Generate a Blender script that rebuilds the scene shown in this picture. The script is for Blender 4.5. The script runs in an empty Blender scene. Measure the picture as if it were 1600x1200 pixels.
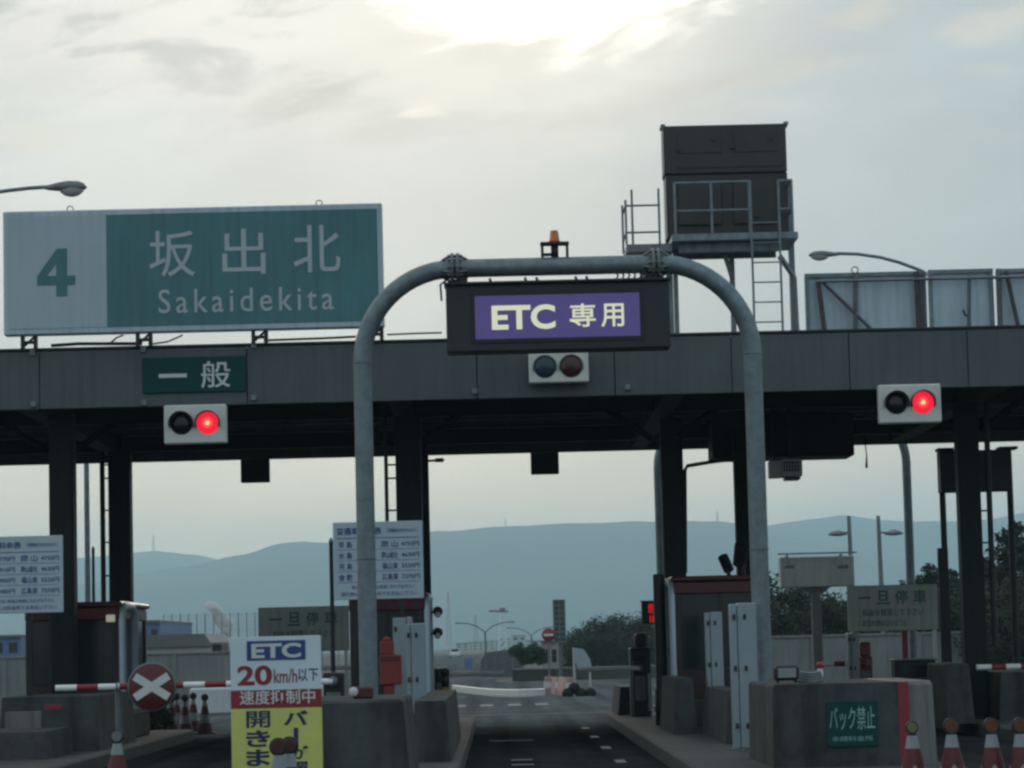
import bpy, bmesh, math, random
from mathutils import Vector, Matrix, noise

random.seed(7)
sc = bpy.context.scene
COL = sc.collection
R_ = math.radians

# ------------------------------------------------------------------ camera
FPX = 4400.0                      # focal length in pixels of a 1600 px wide picture
CAM = Vector((0, 0, 1.6))
_roll = R_(1.40)
_u, _v = -20.0, -410.0            # where the lane vanishes, from the picture's centre
_u0 = _u * math.cos(_roll) + _v * math.sin(_roll)
_v0 = -_u * math.sin(_roll) + _v * math.cos(_roll)
_yaw, _pit = math.atan2(-_u0, FPX), math.atan2(-_v0, FPX)
FW = Vector((math.sin(_yaw) * math.cos(_pit), math.cos(_yaw) * math.cos(_pit), math.sin(_pit)))
_R0 = Vector((math.cos(_yaw), -math.sin(_yaw), 0))
_U0 = _R0.cross(FW)
RT = _R0 * math.cos(_roll) - _U0 * math.sin(_roll)
UP = _U0 * math.cos(_roll) + _R0 * math.sin(_roll)
cd = bpy.data.cameras.new('camera')
cam = bpy.data.objects.new('camera', cd)
COL.objects.link(cam)
cam.matrix_world = Matrix(((RT.x, UP.x, -FW.x, CAM.x), (RT.y, UP.y, -FW.y, CAM.y), (RT.z, UP.z, -FW.z, CAM.z), (0, 0, 0, 1)))
cd.sensor_width = 36
cd.lens = 36 * FPX / 1600
cd.clip_start = 0.1
cd.clip_end = 30000
sc.camera = cam

# ------------------------------------------------------------------ world, sun, exposure
SUN_EL, SUN_AZ = R_(12.6), R_(1.6)        # azimuth east of +Y
sdir = Vector((math.sin(SUN_AZ) * math.cos(SUN_EL), math.cos(SUN_AZ) * math.cos(SUN_EL), math.sin(SUN_EL)))
W = bpy.data.worlds.new('World')
sc.world = W
W.use_nodes = True
nt = W.node_tree
nt.nodes.clear()
N = nt.nodes.new
L = nt.links.new


def nmath(op, a, b=None, c=None, clamp=False):
    n = N('ShaderNodeMath'); n.operation = op; n.use_clamp = clamp
    for i, v in enumerate((a, b, c)):
        if v is None: continue
        if isinstance(v, (int, float)): n.inputs[i].default_value = v
        else: L(v, n.inputs[i])
    return n.outputs[0]


def smooth(x, lo, hi):
    n = N('ShaderNodeMapRange'); n.interpolation_type = 'SMOOTHSTEP'
    L(x, n.inputs['Value'])
    n.inputs['From Min'].default_value = lo; n.inputs['From Max'].default_value = hi
    return n.outputs['Result']


def mixc(f, a, b):
    n = N('ShaderNodeMix'); n.data_type = 'RGBA'
    if isinstance(f, (int, float)): n.inputs[0].default_value = f
    else: L(f, n.inputs[0])
    for i, v in ((6, a), (7, b)):
        if isinstance(v, tuple): n.inputs[i].default_value = (*v, 1)
        else: L(v, n.inputs[i])
    return n.outputs[2]


tc = N('ShaderNodeTexCoord')
sep = N('ShaderNodeSeparateXYZ'); L(tc.outputs['Generated'], sep.inputs[0])
dx, dy, dz = sep.outputs


def cloud_noise(ax, az, scale, det, rough, dist=0.0, off=(0, 0, 0)):
    c = N('ShaderNodeCombineXYZ')
    L(nmath('MULTIPLY_ADD', dx, ax, off[0]), c.inputs[0])
    L(nmath('MULTIPLY_ADD', dy, 1.0, off[1]), c.inputs[1])
    L(nmath('ADD', nmath('MULTIPLY_ADD', dz, az, off[2]), nmath('MULTIPLY', dx, -0.55)), c.inputs[2])
    n = N('ShaderNodeTexNoise')
    L(c.outputs[0], n.inputs['Vector'])
    n.inputs['Scale'].default_value = scale; n.inputs['Detail'].default_value = det
    n.inputs['Roughness'].default_value = rough; n.inputs['Distortion'].default_value = dist
    return n.outputs['Fac']


n1 = cloud_noise(1.0, 3.2, 9.0, 6, 0.55, 0.3, (0.3, 0, 0.2))
n2 = cloud_noise(1.0, 3.2, 21.0, 5, 0.55, 0.4, (2.3, 0, 1.2))
# side to side: warm pale veil on the left, cooler grey veil on the right
side = smooth(nmath('ADD', dx, nmath('MULTIPLY_ADD', n1, 0.12, -0.06)), -0.06, 0.115)
base = mixc(side, (0.775, 0.81, 0.80), (0.40, 0.52, 0.61))
# towards the skyline the veil is a bit darker and warmer
low = smooth(dz, 0.11, 0.04)
base = mixc(nmath('MULTIPLY', low, 0.85), base, (1.85, 1.48, 0.95))
low2 = smooth(dx, -0.02, 0.16)
base = mixc(nmath('MULTIPLY', nmath('MULTIPLY', low, low2), 0.75), base, (0.74, 0.71, 0.64))
# grey undersides high up on the left and top
topm = smooth(nmath('ADD', dz, nmath('MULTIPLY_ADD', n2, 0.05, -0.025)), 0.155, 0.225)
lit = nmath('MULTIPLY', topm, smooth(dx, 0.03, -0.10))
base = mixc(nmath('MULTIPLY', lit, 0.85), base, (1.0, 0.985, 0.93))
dk = nmath('MULTIPLY', topm, smooth(n2, 0.46, 0.63))
base = mixc(nmath('MULTIPLY', dk, 0.85), base, (0.58, 0.61, 0.605))
br = nmath('MULTIPLY_ADD', smooth(n1, 0.3, 0.7), 0.16, 0.93)
mul = N('ShaderNodeMix'); mul.data_type = 'RGBA'; mul.blend_type = 'MULTIPLY'; mul.inputs[0].default_value = 1
L(base, mul.inputs[6])
cmb = N('ShaderNodeCombineXYZ')
for i in range(3): L(br, cmb.inputs[i])
L(cmb.outputs[0], mul.inputs[7])
base = mul.outputs[2]


def ellipse(cx, cz, rx, rz, wob, lo=1.25, hi=0.55):
    ex = nmath('DIVIDE', nmath('SUBTRACT', dx, cx), rx)
    ez = nmath('DIVIDE', nmath('SUBTRACT', dz, cz), rz)
    d = nmath('SQRT', nmath('ADD', nmath('MULTIPLY', ex, ex), nmath('MULTIPLY', ez, ez)))
    d = nmath('ADD', d, nmath('MULTIPLY_ADD', n2, wob, -wob / 2))
    front = nmath('GREATER_THAN', dy, 0)
    return nmath('MULTIPLY', smooth(d, lo, hi), front)


g1 = ellipse(sdir.x - 0.000, sdir.z + 0.017, 0.051, 0.026, 1.8)
g2 = ellipse(sdir.x - 0.005, sdir.z, 0.085, 0.048, 1.2, 1.3, 0.2)
g3 = ellipse(-0.025, 0.1875, 0.016, 0.0040, 4.5, 1.2, 0.3)
g4 = ellipse(-0.160, 0.180, 0.014, 0.006, 2.2, 1.3, 0.4)
base = mixc(nmath('MULTIPLY', g2, 0.55), base, (1.12, 1.10, 1.0))
base = mixc(nmath('MULTIPLY', g3, 0.6), base, (1.2, 1.15, 1.02))
base = mixc(nmath('MULTIPLY', g4, 0.35), base, (0.9, 0.85, 0.68))
base = mixc(g1, base, (2.3, 2.2, 1.95))
# the half of the sky behind the viewer is cooler and duller
back = smooth(dy, 0.35, -0.5)
base = mixc(back, base, (0.55, 0.67, 0.735))
sky = N('ShaderNodeTexSky'); sky.sky_type = 'NISHITA'; sky.sun_disc = False
sky.sun_elevation = SUN_EL; sky.sun_rotation = SUN_AZ; sky.air_density = 1.5; sky.dust_density = 3
b1 = N('ShaderNodeBackground'); L(sky.outputs[0], b1.inputs[0]); b1.inputs[1].default_value = 0.08
b2 = N('ShaderNodeBackground'); L(base, b2.inputs[0]); b2.inputs[1].default_value = 1.0
ms = N('ShaderNodeMixShader'); ms.inputs[0].default_value = 0.94
L(b1.outputs[0], ms.inputs[1]); L(b2.outputs[0], ms.inputs[2])
wo = N('ShaderNodeOutputWorld'); L(ms.outputs[0], wo.inputs['Surface'])

sl = bpy.data.lights.new('sun', 'SUN')
sl.energy = 0.55; sl.angle = R_(14); sl.color = (1, 0.93, 0.8)
so = bpy.data.objects.new('sun', sl); COL.objects.link(so)
so.rotation_euler = sdir.to_track_quat('Z', 'Y').to_euler()
so.location = (0, 30, 60)

sc.view_settings.view_transform = 'Standard'
sc.view_settings.look = 'None'
sc.view_settings.exposure = 0.0
sc.view_settings.gamma = 1
sc.render.engine = 'CYCLES'
cy = sc.cycles
cy.max_bounces = 6; cy.diffuse_bounces = 3; cy.glossy_bounces = 3; cy.volume_bounces = 2; cy.transmission_bounces = 4
cy.use_denoising = True
cy.pixel_filter_type = 'BLACKMAN_HARRIS'; cy.filter_width = 2.6


# ------------------------------------------------------------------ picture <-> world
def S(Y): return FPX / Y


def px(x, y, Y):
    d = FW + RT * ((x - 800) / FPX) + UP * ((600 - y) / FPX)
    return CAM + d * (Y / d.y)


def rc(x0, y0, x1, y1, Y):
    c = px((x0 + x1) / 2, (y0 + y1) / 2, Y); s = S(Y)
    return c.x - (x1 - x0) / 2 / s, c.x + (x1 - x0) / 2 / s, c.z - (y1 - y0) / 2 / s, c.z + (y1 - y0) / 2 / s


# ------------------------------------------------------------------ materials
MATS = {}


def mat(name, col, rough=0.6, metal=0.0, var=0.18, scale=3.0, streak=0.0, bump=0.0, bscale=60.0, spots=0.0, emit=None, estr=0.0, spec=0.5, dirt=(0.03, 0.028, 0.025), sf=9):
    if name in MATS: return MATS[name]
    m = bpy.data.materials.new(name); m.use_nodes = True
    t = m.node_tree; p = t.nodes['Principled BSDF']
    p.inputs['Roughness'].default_value = rough; p.inputs['Metallic'].default_value = metal
    p.inputs['Specular IOR Level'].default_value = spec
    co = t.nodes.new('ShaderNodeTexCoord')
    nz = t.nodes.new('ShaderNodeTexNoise'); nz.inputs['Scale'].default_value = scale; nz.inputs['Detail'].default_value = 7; nz.inputs['Roughness'].default_value = 0.62
    t.links.new(co.outputs['Object'], nz.inputs['Vector'])
    rp = t.nodes.new('ShaderNodeValToRGB')
    a = 1 - var; b = 1 + var
    rp.color_ramp.elements[0].position = 0.3; rp.color_ramp.elements[1].position = 0.7
    rp.color_ramp.elements[0].color = (*[c * a for c in col], 1); rp.color_ramp.elements[1].color = (*[min(1, c * b) for c in col], 1)
    t.links.new(nz.outputs['Fac'], rp.inputs[0])
    out = rp.outputs[0]
    if streak:
        mp = t.nodes.new('ShaderNodeMapping'); mp.inputs['Scale'].default_value = (sf, sf, 0.5 if sf > 5 else 0.25)
        t.links.new(co.outputs['Object'], mp.inputs['Vector'])
        n2_ = t.nodes.new('ShaderNodeTexNoise'); n2_.inputs['Scale'].default_value = 1.3; n2_.inputs['Detail'].default_value = 5
        t.links.new(mp.outputs[0], n2_.inputs['Vector'])
        mr = t.nodes.new('ShaderNodeMapRange'); mr.inputs['From Min'].default_value = 0.45; mr.inputs['From Max'].default_value = 0.75; mr.inputs['To Max'].default_value = streak
        t.links.new(n2_.outputs['Fac'], mr.inputs['Value'])
        mx = t.nodes.new('ShaderNodeMix'); mx.data_type = 'RGBA'
        t.links.new(mr.outputs[0], mx.inputs[0]); t.links.new(out, mx.inputs[6]); mx.inputs[7].default_value = (*dirt, 1)
        out = mx.outputs[2]
    if spots:
        n3 = t.nodes.new('ShaderNodeTexNoise'); n3.inputs['Scale'].default_value = scale * 4.3; n3.inputs['Detail'].default_value = 4
        t.links.new(co.outputs['Object'], n3.inputs['Vector'])
        mr = t.nodes.new('ShaderNodeMapRange'); mr.inputs['From Min'].default_value = 0.56; mr.inputs['From Max'].default_value = 0.68; mr.inputs['To Max'].default_value = spots
        t.links.new(n3.outputs['Fac'], mr.inputs['Value'])
        mx = t.nodes.new('ShaderNodeMix'); mx.data_type = 'RGBA'
        t.links.new(mr.outputs[0], mx.inputs[0]); t.links.new(out, mx.inputs[6]); mx.inputs[7].default_value = (*dirt, 1)
        out = mx.outputs[2]
    t.links.new(out, p.inputs['Base Color'])
    if bump:
        n4 = t.nodes.new('ShaderNodeTexNoise'); n4.inputs['Scale'].default_value = bscale; n4.inputs['Detail'].default_value = 5
        t.links.new(co.outputs['Object'], n4.inputs['Vector'])
        bp = t.nodes.new('ShaderNodeBump'); bp.inputs['Strength'].default_value = bump; bp.inputs['Distance'].default_value = 0.02
        t.links.new(n4.outputs['Fac'], bp.inputs['Height']); t.links.new(bp.outputs[0], p.inputs['Normal'])
    if emit:
        p.inputs['Emission Color'].default_value = (*emit, 1); p.inputs['Emission Strength'].default_value = estr
    MATS[name] = m
    return m


def glass(name, col=(0.02, 0.03, 0.032), rough=0.08):
    return mat(name, col, rough, 0, 0.1, 2.0, spec=0.4)


m_asph = mat('asphalt', (0.125, 0.136, 0.140), 0.9, 0, 0.3, 0.6, bump=0.35, bscale=90, spots=0.35, spec=0.0)
_t = m_asph.node_tree; _p = _t.nodes['Principled BSDF']; _src = _p.inputs['Base Color'].links[0].from_socket
_c = _t.nodes.new('ShaderNodeTexCoord'); _mp = _t.nodes.new('ShaderNodeMapping'); _mp.inputs['Scale'].default_value = (1.6, .03, 1)
_n = _t.nodes.new('ShaderNodeTexNoise'); _n.inputs['Scale'].default_value = 1.0; _n.inputs['Detail'].default_value = 3
_r = _t.nodes.new('ShaderNodeMapRange'); _r.inputs['From Min'].default_value = .4; _r.inputs['From Max'].default_value = .65; _r.inputs['To Max'].default_value = .75
_m = _t.nodes.new('ShaderNodeMix'); _m.data_type = 'RGBA'; _m.inputs[7].default_value = (.058, .062, .064, 1)
_t.links.new(_c.outputs['Object'], _mp.inputs[0]); _t.links.new(_mp.outputs[0], _n.inputs['Vector']); _t.links.new(_n.outputs['Fac'], _r.inputs['Value'])
_t.links.new(_r.outputs[0], _m.inputs[0]); _t.links.new(_src, _m.inputs[6])
_sx = _t.nodes.new('ShaderNodeSeparateXYZ'); _t.links.new(_c.outputs['Object'], _sx.inputs[0])      # lanes darker on the near side, fading paler past the booths
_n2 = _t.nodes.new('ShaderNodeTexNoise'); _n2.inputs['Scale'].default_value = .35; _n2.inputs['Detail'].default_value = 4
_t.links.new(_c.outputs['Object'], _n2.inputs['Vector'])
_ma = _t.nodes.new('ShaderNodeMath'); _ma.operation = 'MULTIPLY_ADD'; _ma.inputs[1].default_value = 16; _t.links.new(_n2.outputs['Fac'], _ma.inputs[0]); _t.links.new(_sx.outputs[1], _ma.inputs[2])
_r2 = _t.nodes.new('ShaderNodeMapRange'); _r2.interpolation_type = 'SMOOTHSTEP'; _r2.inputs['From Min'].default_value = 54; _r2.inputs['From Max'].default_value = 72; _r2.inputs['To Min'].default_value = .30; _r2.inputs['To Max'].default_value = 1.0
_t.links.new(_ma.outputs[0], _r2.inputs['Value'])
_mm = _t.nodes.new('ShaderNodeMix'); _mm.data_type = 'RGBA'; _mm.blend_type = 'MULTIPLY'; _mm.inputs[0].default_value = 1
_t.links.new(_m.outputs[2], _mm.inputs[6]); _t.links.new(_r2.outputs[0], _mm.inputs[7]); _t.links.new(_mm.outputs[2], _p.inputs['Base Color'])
m_ground = mat('ground_dry_grass', (0.026, 0.03, 0.024), 0.95, 0, 0.35, 0.06)
m_paint = mat('road_paint', (0.14, 0.145, 0.147), 0.85, 0, 0.35, 6, spots=0.6, dirt=(0.06, 0.06, 0.06))
m_kerb = mat('kerb_concrete', (0.050, 0.054, 0.055), 0.9, 0, 0.3, 2.5, spots=0.4, bump=0.2)
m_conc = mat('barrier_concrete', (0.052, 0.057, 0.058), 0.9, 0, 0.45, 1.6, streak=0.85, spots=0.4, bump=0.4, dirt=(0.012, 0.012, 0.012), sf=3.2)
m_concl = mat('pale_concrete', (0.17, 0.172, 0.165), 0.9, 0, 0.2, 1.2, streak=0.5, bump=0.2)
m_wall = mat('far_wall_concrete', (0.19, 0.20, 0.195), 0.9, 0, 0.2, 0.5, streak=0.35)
m_fascia = mat('fascia_steel', (0.078, 0.094, 0.101), 0.45, 0.25, 0.12, 0.7, streak=0.28)
m_soffit = mat('soffit_steel', (0.13, 0.137, 0.134), 0.8, 0, 0.2, 0.8, streak=0.2)
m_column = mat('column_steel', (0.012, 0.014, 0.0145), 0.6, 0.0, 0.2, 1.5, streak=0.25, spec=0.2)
m_black = mat('black_steel', (0.014, 0.0145, 0.016), 0.5, 0.2, 0.25, 3)
m_galv = mat('galvanised_steel', (0.17, 0.215, 0.235), 0.45, 0.4, 0.26, 7, streak=0.35, spots=0.35, bump=0.12, bscale=14, dirt=(0.12, 0.13, 0.13))
m_galvd = mat('dull_galvanised_steel', (0.17, 0.19, 0.2), 0.5, 0.4, 0.2, 4, streak=0.4)
m_white = mat('white_painted_steel', (0.72, 0.75, 0.77), 0.4, 0, 0.07, 2, streak=0.22, dirt=(0.2, 0.19, 0.17))
m_panelw = mat('detector_grey_paint', (0.25, 0.305, 0.335), 0.4, 0, 0.06, 2, streak=0.2, dirt=(0.2, 0.2, 0.19))
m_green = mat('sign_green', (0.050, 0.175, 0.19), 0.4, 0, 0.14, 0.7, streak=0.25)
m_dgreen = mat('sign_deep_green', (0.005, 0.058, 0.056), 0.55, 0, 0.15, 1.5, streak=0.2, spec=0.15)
m_signw = mat('sign_grey_white', (0.40, 0.475, 0.515), 0.42, 0, 0.06, 0.8, streak=0.15, dirt=(0.15, 0.15, 0.15))
m_letter = mat('reflective_letter', (0.42, 0.47, 0.48), 0.5, 0, 0.05)
m_lettw = mat('white_letter', (0.62, 0.64, 0.63), 0.5, 0, 0.05)
m_red = mat('red_paint', (0.24, 0.016, 0.024), 0.45, 0, 0.12, 4, spots=0.2)
m_redd = mat('dark_red_panel', (0.075, 0.010, 0.014), 0.4, 0.1, 0.2, 1.5, streak=0.3)
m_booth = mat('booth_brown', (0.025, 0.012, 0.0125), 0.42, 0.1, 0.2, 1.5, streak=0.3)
m_orange = mat('orange_lens', (0.55, 0.13, 0.02), 0.25, 0, 0.15, 8)
m_yellow = mat('board_yellow', (0.60, 0.62, 0.16), 0.5, 0, 0.08, 2, spots=0.1)
m_boardw = mat('board_white', (0.60, 0.71, 0.76), 0.5, 0, 0.05, 2, spots=0.08, dirt=(0.3, 0.3, 0.3))
m_feew = mat('fee_board_white', (0.42, 0.50, 0.56), 0.5, 0, 0.05, 2, spots=0.08, dirt=(0.3, 0.3, 0.3))
m_blue = mat('board_blue', (0.02, 0.055, 0.22), 0.5, 0, 0.1, 2)
m_navy = mat('navy_letter', (0.015, 0.02, 0.085), 0.5, 0, 0.1)
m_ink = mat('price_ink', (0.05, 0.06, 0.22), 0.5, 0, 0.1)
m_beige = mat('beige_board', (0.46, 0.49, 0.44), 0.6, 0, 0.1, 1.5, streak=0.25)
m_lgreen = mat('faded_green_letter', (0.03, 0.16, 0.12), 0.6, 0, 0.15)
m_brown = mat('cabinet_brown', (0.037, 0.033, 0.033), 0.5, 0.2, 0.2, 1.5, streak=0.25)
m_rust = mat('rusty_steel', (0.085, 0.072, 0.064), 0.75, 0.1, 0.35, 5)
m_signback = mat('sign_back_aluminium', (0.42, 0.51, 0.56), 0.45, 0.3, 0.1, 0.8, streak=0.25)
m_glass = glass('dark_glass')
m_gglass = glass('greenish_glass', (0.012, 0.02, 0.02), 0.15)
m_lensoff = glass('unlit_lens', (0.008, 0.009, 0.01), 0.2)
m_lensblue = mat('unlit_blue_lens', (0.012, 0.036, 0.055), 0.25, 0, 0.15, 20)
m_lensred = mat('unlit_red_lens', (0.05, 0.008, 0.011), 0.25, 0, 0.15, 20)
m_redlit = mat('lit_red_lens', (0.3, 0.01, 0.02), 0.3, 0, 0.02, emit=(1.0, 0.018, 0.05), estr=0.85)
m_bulb = mat('lit_red_bulb', (0.8, 0.3, 0.1), 0.3, 0, 0.02, emit=(1.0, 0.36, 0.16), estr=1.6)
m_halo = mat('lit_red_inner_lens', (0.5, 0.05, 0.03), 0.3, 0, 0.02, emit=(1.0, 0.06, 0.06), estr=1.2)
m_purple = mat('lit_purple_panel', (0.10, 0.075, 0.25), 0.4, 0, 0.08, 1.5, emit=(0.115, 0.085, 0.30), estr=0.25)
m_lettlit = mat('lit_cream_letter', (0.6, 0.6, 0.45), 0.5, 0, 0.03, emit=(0.86, 0.84, 0.60), estr=0.55)
m_ledred = mat('lit_red_led', (0.2, 0.01, 0.01), 0.5, 0, 0.05, emit=(1, 0.03, 0.03), estr=0.55)
m_ledor = mat('lit_orange_led', (0.1, 0.02, 0.01), 0.5, 0, 0.05, emit=(1, 0.18, 0.04), estr=0.16)
m_signbox = mat('sign_box_black', (0.018, 0.022, 0.024), 0.5, 0.1, 0.15, 2, streak=0.15)
m_rubber = mat('black_rubber', (0.015, 0.015, 0.016), 0.8, 0, 0.2, 6)
m_lampglass = mat('lamp_bowl', (0.45, 0.45, 0.42), 0.2, 0, 0.05)
m_bark = mat('bark', (0.05, 0.04, 0.03), 0.95, 0, 0.3, 6)
m_leaf = mat('pine_leaf', (0.014, 0.024, 0.013), 0.85, 0, 0.45, 0.9)
m_leaf2 = mat('broad_leaf', (0.022, 0.036, 0.017), 0.85, 0, 0.4, 0.9)
m_leaf3 = mat('bush_leaf', (0.05, 0.085, 0.032), 0.8, 0, 0.4, 3)
m_hill = mat('wooded_hill', (0.035, 0.05, 0.03), 0.95, 0, 0.3, 0.006)
m_bldg = mat('pale_building', (0.42, 0.42, 0.40), 0.8, 0, 0.1, 0.2, streak=0.15)
m_bldgb = mat('blue_building', (0.10, 0.16, 0.30), 0.7, 0, 0.12, 0.3)
m_roofg = mat('grey_roofing', (0.13, 0.13, 0.13), 0.7, 0, 0.2, 0.4)
m_tape = mat('tape_white', (0.60, 0.60, 0.58), 0.5, 0, 0.1, 8)


# ------------------------------------------------------------------ mesh building
ORG = {}
_tx = {}


def text_mesh(s, bold, spc=1.0):
    k = (s, bold, spc)
    if k in _tx: return _tx[k]
    cu = bpy.data.curves.new('lettering', 'FONT')
    cu.body = s; cu.size = 1; cu.offset = bold; cu.resolution_u = 4; cu.extrude = 0.01; cu.space_character = spc
    cu.align_x = 'LEFT'
    o = bpy.data.objects.new('lettering', cu); COL.objects.link(o)
    dg = bpy.context.evaluated_depsgraph_get()
    me = bpy.data.meshes.new_from_object(o.evaluated_get(dg))
    vs = [v.co.copy() for v in me.vertices]; fs = [tuple(p.vertices) for p in me.polygons]
    bpy.data.objects.remove(o); bpy.data.curves.remove(cu); bpy.data.meshes.remove(me)
    _tx[k] = (vs, fs)
    return _tx[k]


class MB:
    def __init__(self): self.v = []; self.f = []; self.mi = []; self.sm = []; self.m = 0

    def add(self, vs, fs, smooth=False):
        b = len(self.v); self.v += [Vector(p) for p in vs]
        for f in fs:
            self.f.append(tuple(i + b for i in f)); self.mi.append(self.m); self.sm.append(smooth)
        return self

    def box(self, x0, x1, y0, y1, z0, z1, b=0.0):
        if x0 > x1: x0, x1 = x1, x0
        if y0 > y1: y0, y1 = y1, y0
        if z0 > z1: z0, z1 = z1, z0
        b = min(b, (x1 - x0) * .3, (y1 - y0) * .3, (z1 - z0) * .3)
        if b <= 0:
            vs = [(x, y, z) for x in (x0, x1) for y in (y0, y1) for z in (z0, z1)]
            return self.add(vs, [(0, 1, 3, 2), (4, 6, 7, 5), (0, 4, 5, 1), (2, 3, 7, 6), (0, 2, 6, 4), (1, 5, 7, 3)])
        bm = bmesh.new(); bmesh.ops.create_cube(bm, size=1)
        for v in bm.verts: v.co = Vector(((x0 + x1) / 2 + v.co.x * (x1 - x0), (y0 + y1) / 2 + v.co.y * (y1 - y0), (z0 + z1) / 2 + v.co.z * (z1 - z0)))
        bmesh.ops.bevel(bm, geom=list(bm.edges), offset=b, segments=1, affect='EDGES')
        bm.verts.index_update()
        self.add([v.co.copy() for v in bm.verts], [[v.index for v in f.verts] for f in bm.faces]); bm.free()
        return self

    def pbox(self, x0, y0, x1, y1, Y, d, b=0.0, dy=0.0):
        a = rc(x0, y0, x1, y1, Y)
        return self.box(a[0], a[1], Y + dy, Y + dy + d, a[2], a[3], b)

    def tube(self, pts, r, n=10, cap=True):
        pts = [Vector(p) for p in pts]
        rs = r if isinstance(r, (list, tuple)) else [r] * len(pts)
        vs, fs = [], []
        t0 = (pts[1] - pts[0]).normalized()
        a = Vector((0, 0, 1)) if abs(t0.z) < .9 else Vector((1, 0, 0))
        u = t0.cross(a).normalized()
        for i, p in enumerate(pts):
            t = (pts[min(i + 1, len(pts) - 1)] - pts[max(i - 1, 0)]).normalized()
            u = (u - t * u.dot(t)).normalized(); w = t.cross(u)
            for k in range(n):
                an = 2 * math.pi * k / n
                vs.append(p + (u * math.cos(an) + w * math.sin(an)) * rs[i])
        for i in range(len(pts) - 1):
            for k in range(n):
                k2 = (k + 1) % n
                fs.append((i * n + k, i * n + k2, (i + 1) * n + k2, (i + 1) * n + k))
        self.add(vs, fs, n > 5)
        if cap:
            b = len(vs)
            self.add(vs[:n], [tuple(range(n))[::-1]]); self.add(vs[-n:], [tuple(range(n))])
        return self

    def bar(self, p, q, w): return self.tube([p, q], w, 4)

    def lathe(self, c, prof, n=16, axis='z', flat=False):
        c = Vector(c); vs, fs = [], []
        for r, h in prof:
            for k in range(n):
                a = 2 * math.pi * k / n
                if axis == 'z': vs.append(c + Vector((r * math.cos(a), r * math.sin(a), h)))
                else: vs.append(c + Vector((r * math.cos(a), h, r * math.sin(a))))
        for i in range(len(prof) - 1):
            for k in range(n):
                k2 = (k + 1) % n
                fs.append((i * n + k, i * n + k2, (i + 1) * n + k2, (i + 1) * n + k))
        fs.append(tuple(range(n))); m = (len(prof) - 1) * n; fs.append(tuple(range(m, m + n)))
        return self.add(vs, fs, n > 8 and not flat)

    def prism(self, poly, y0, y1):        # poly in (x, z), extruded along y
        n = len(poly)
        vs = [(x, y0, z) for x, z in poly] + [(x, y1, z) for x, z in poly]
        return self.add(vs, [tuple(range(n)), tuple(range(2 * n - 1, n - 1, -1))] + [(i, (i + 1) % n, n + (i + 1) % n, n + i) for i in range(n)])

    def text(self, s, x0, x1, z0, z1, y, bold=0.0, t=0.006, spc=1.0):
        vs, fs = text_mesh(s, bold, spc)
        ax, bx = min(v.x for v in vs), max(v.x for v in vs); az, bz = min(v.y for v in vs), max(v.y for v in vs)
        sx = (x1 - x0) / max(bx - ax, 1e-6); sz = (z1 - z0) / max(bz - az, 1e-6)
        return self.add([(x0 + (v.x - ax) * sx, y - v.z / 0.01 * t, z0 + (v.y - az) * sz) for v in vs], fs)

    def ptext(self, s, x0, y0, x1, y1, Y, bold=0.0, t=0.006, spc=1.0):
        a = rc(x0, y0, x1, y1, Y)
        return self.text(s, a[0], a[1], a[2], a[3], Y, bold, t, spc)

    def build(self, name, m, parent=None, label=None, org=None):
        me = bpy.data.meshes.new(name)
        o0 = ORG[parent.name] if parent is not None else (Vector(org) if org else Vector((0, 0, 0)))
        me.from_pydata([p - o0 for p in self.v], [], self.f)
        ms_ = m if isinstance(m, (list, tuple)) else [m]
        for k in ms_: me.materials.append(k)
        for p, i, s in zip(me.polygons, self.mi, self.sm): p.material_index = min(i, len(ms_) - 1); p.use_smooth = s
        bm = bmesh.new(); bm.from_mesh(me); bmesh.ops.recalc_face_normals(bm, faces=bm.faces); bm.to_mesh(me); bm.free()
        o = bpy.data.objects.new(name, me); COL.objects.link(o)
        if parent is not None: o.parent = parent
        else: o.location = o0
        ORG[o.name] = o0
        if label: o['label'] = label
        return o


def thing(name, label, cat, loc, group=None):
    o = bpy.data.objects.new(name, None); COL.objects.link(o)
    o.location = loc; o.empty_display_size = 0.2
    o['label'] = label; o['category'] = cat
    if group: o['group'] = group
    ORG[o.name] = Vector(loc)
    return o


def tag(o, label, cat, group=None, kind=None):
    o['label'] = label; o['category'] = cat
    if group: o['group'] = group
    if kind: o['kind'] = kind
    return o


def struct(mb, name, m, label=None, kind='structure'):
    o = mb.build(name, m); o['kind'] = kind
    if label: o['label'] = label
    return o


def dup(root, loc, label, rz=0.0, scl=1.0):
    r = root.copy(); COL.objects.link(r); r.location = loc; r.rotation_euler = (0, 0, rz); r.scale = (scl, scl, scl)
    r['label'] = label
    for ch in list(root.children):
        c = ch.copy(); COL.objects.link(c); c.parent = r
        for g in list(ch.children):
            d = g.copy(); COL.objects.link(d); d.parent = c
    return r


KT = 0.2      # island top
# ------------------------------------------------------------------ terrain, road, islands
g = MB(); g.add([(-3200, -300, -0.012), (3200, -300, -0.012), (3200, 7600, -0.012), (-3200, 7600, -0.012)], [(0, 1, 2, 3)])
struct(g, 'ground', m_ground, 'dry grassy land reaching to the hills')
g = MB(); g.add([(-40, -60, 0), (40, -60, 0), (40, 128, 0), (-40, 128, 0)], [(0, 1, 2, 3)])
g.add([(-9.5, 128.001, 0), (-.2, 128.001, 0), (2, 620, 0), (-22, 620, 0)], [(0, 1, 2, 3)])
struct(g, 'road', m_asph, 'dark asphalt of the toll lanes')
g = MB()
for i in range(5):                                   # short broken edge line in the ETC lane
    y = 32.9 + i * 5.2
    g.box(1.54, 1.68, y, y + 0.95, 0.0045, 0.009)
for i in range(3):
    y = 36.5 + i * 1.6
    g.box(0.13, 0.43, y, y + 0.28, 0.0045, 0.009)
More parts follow.
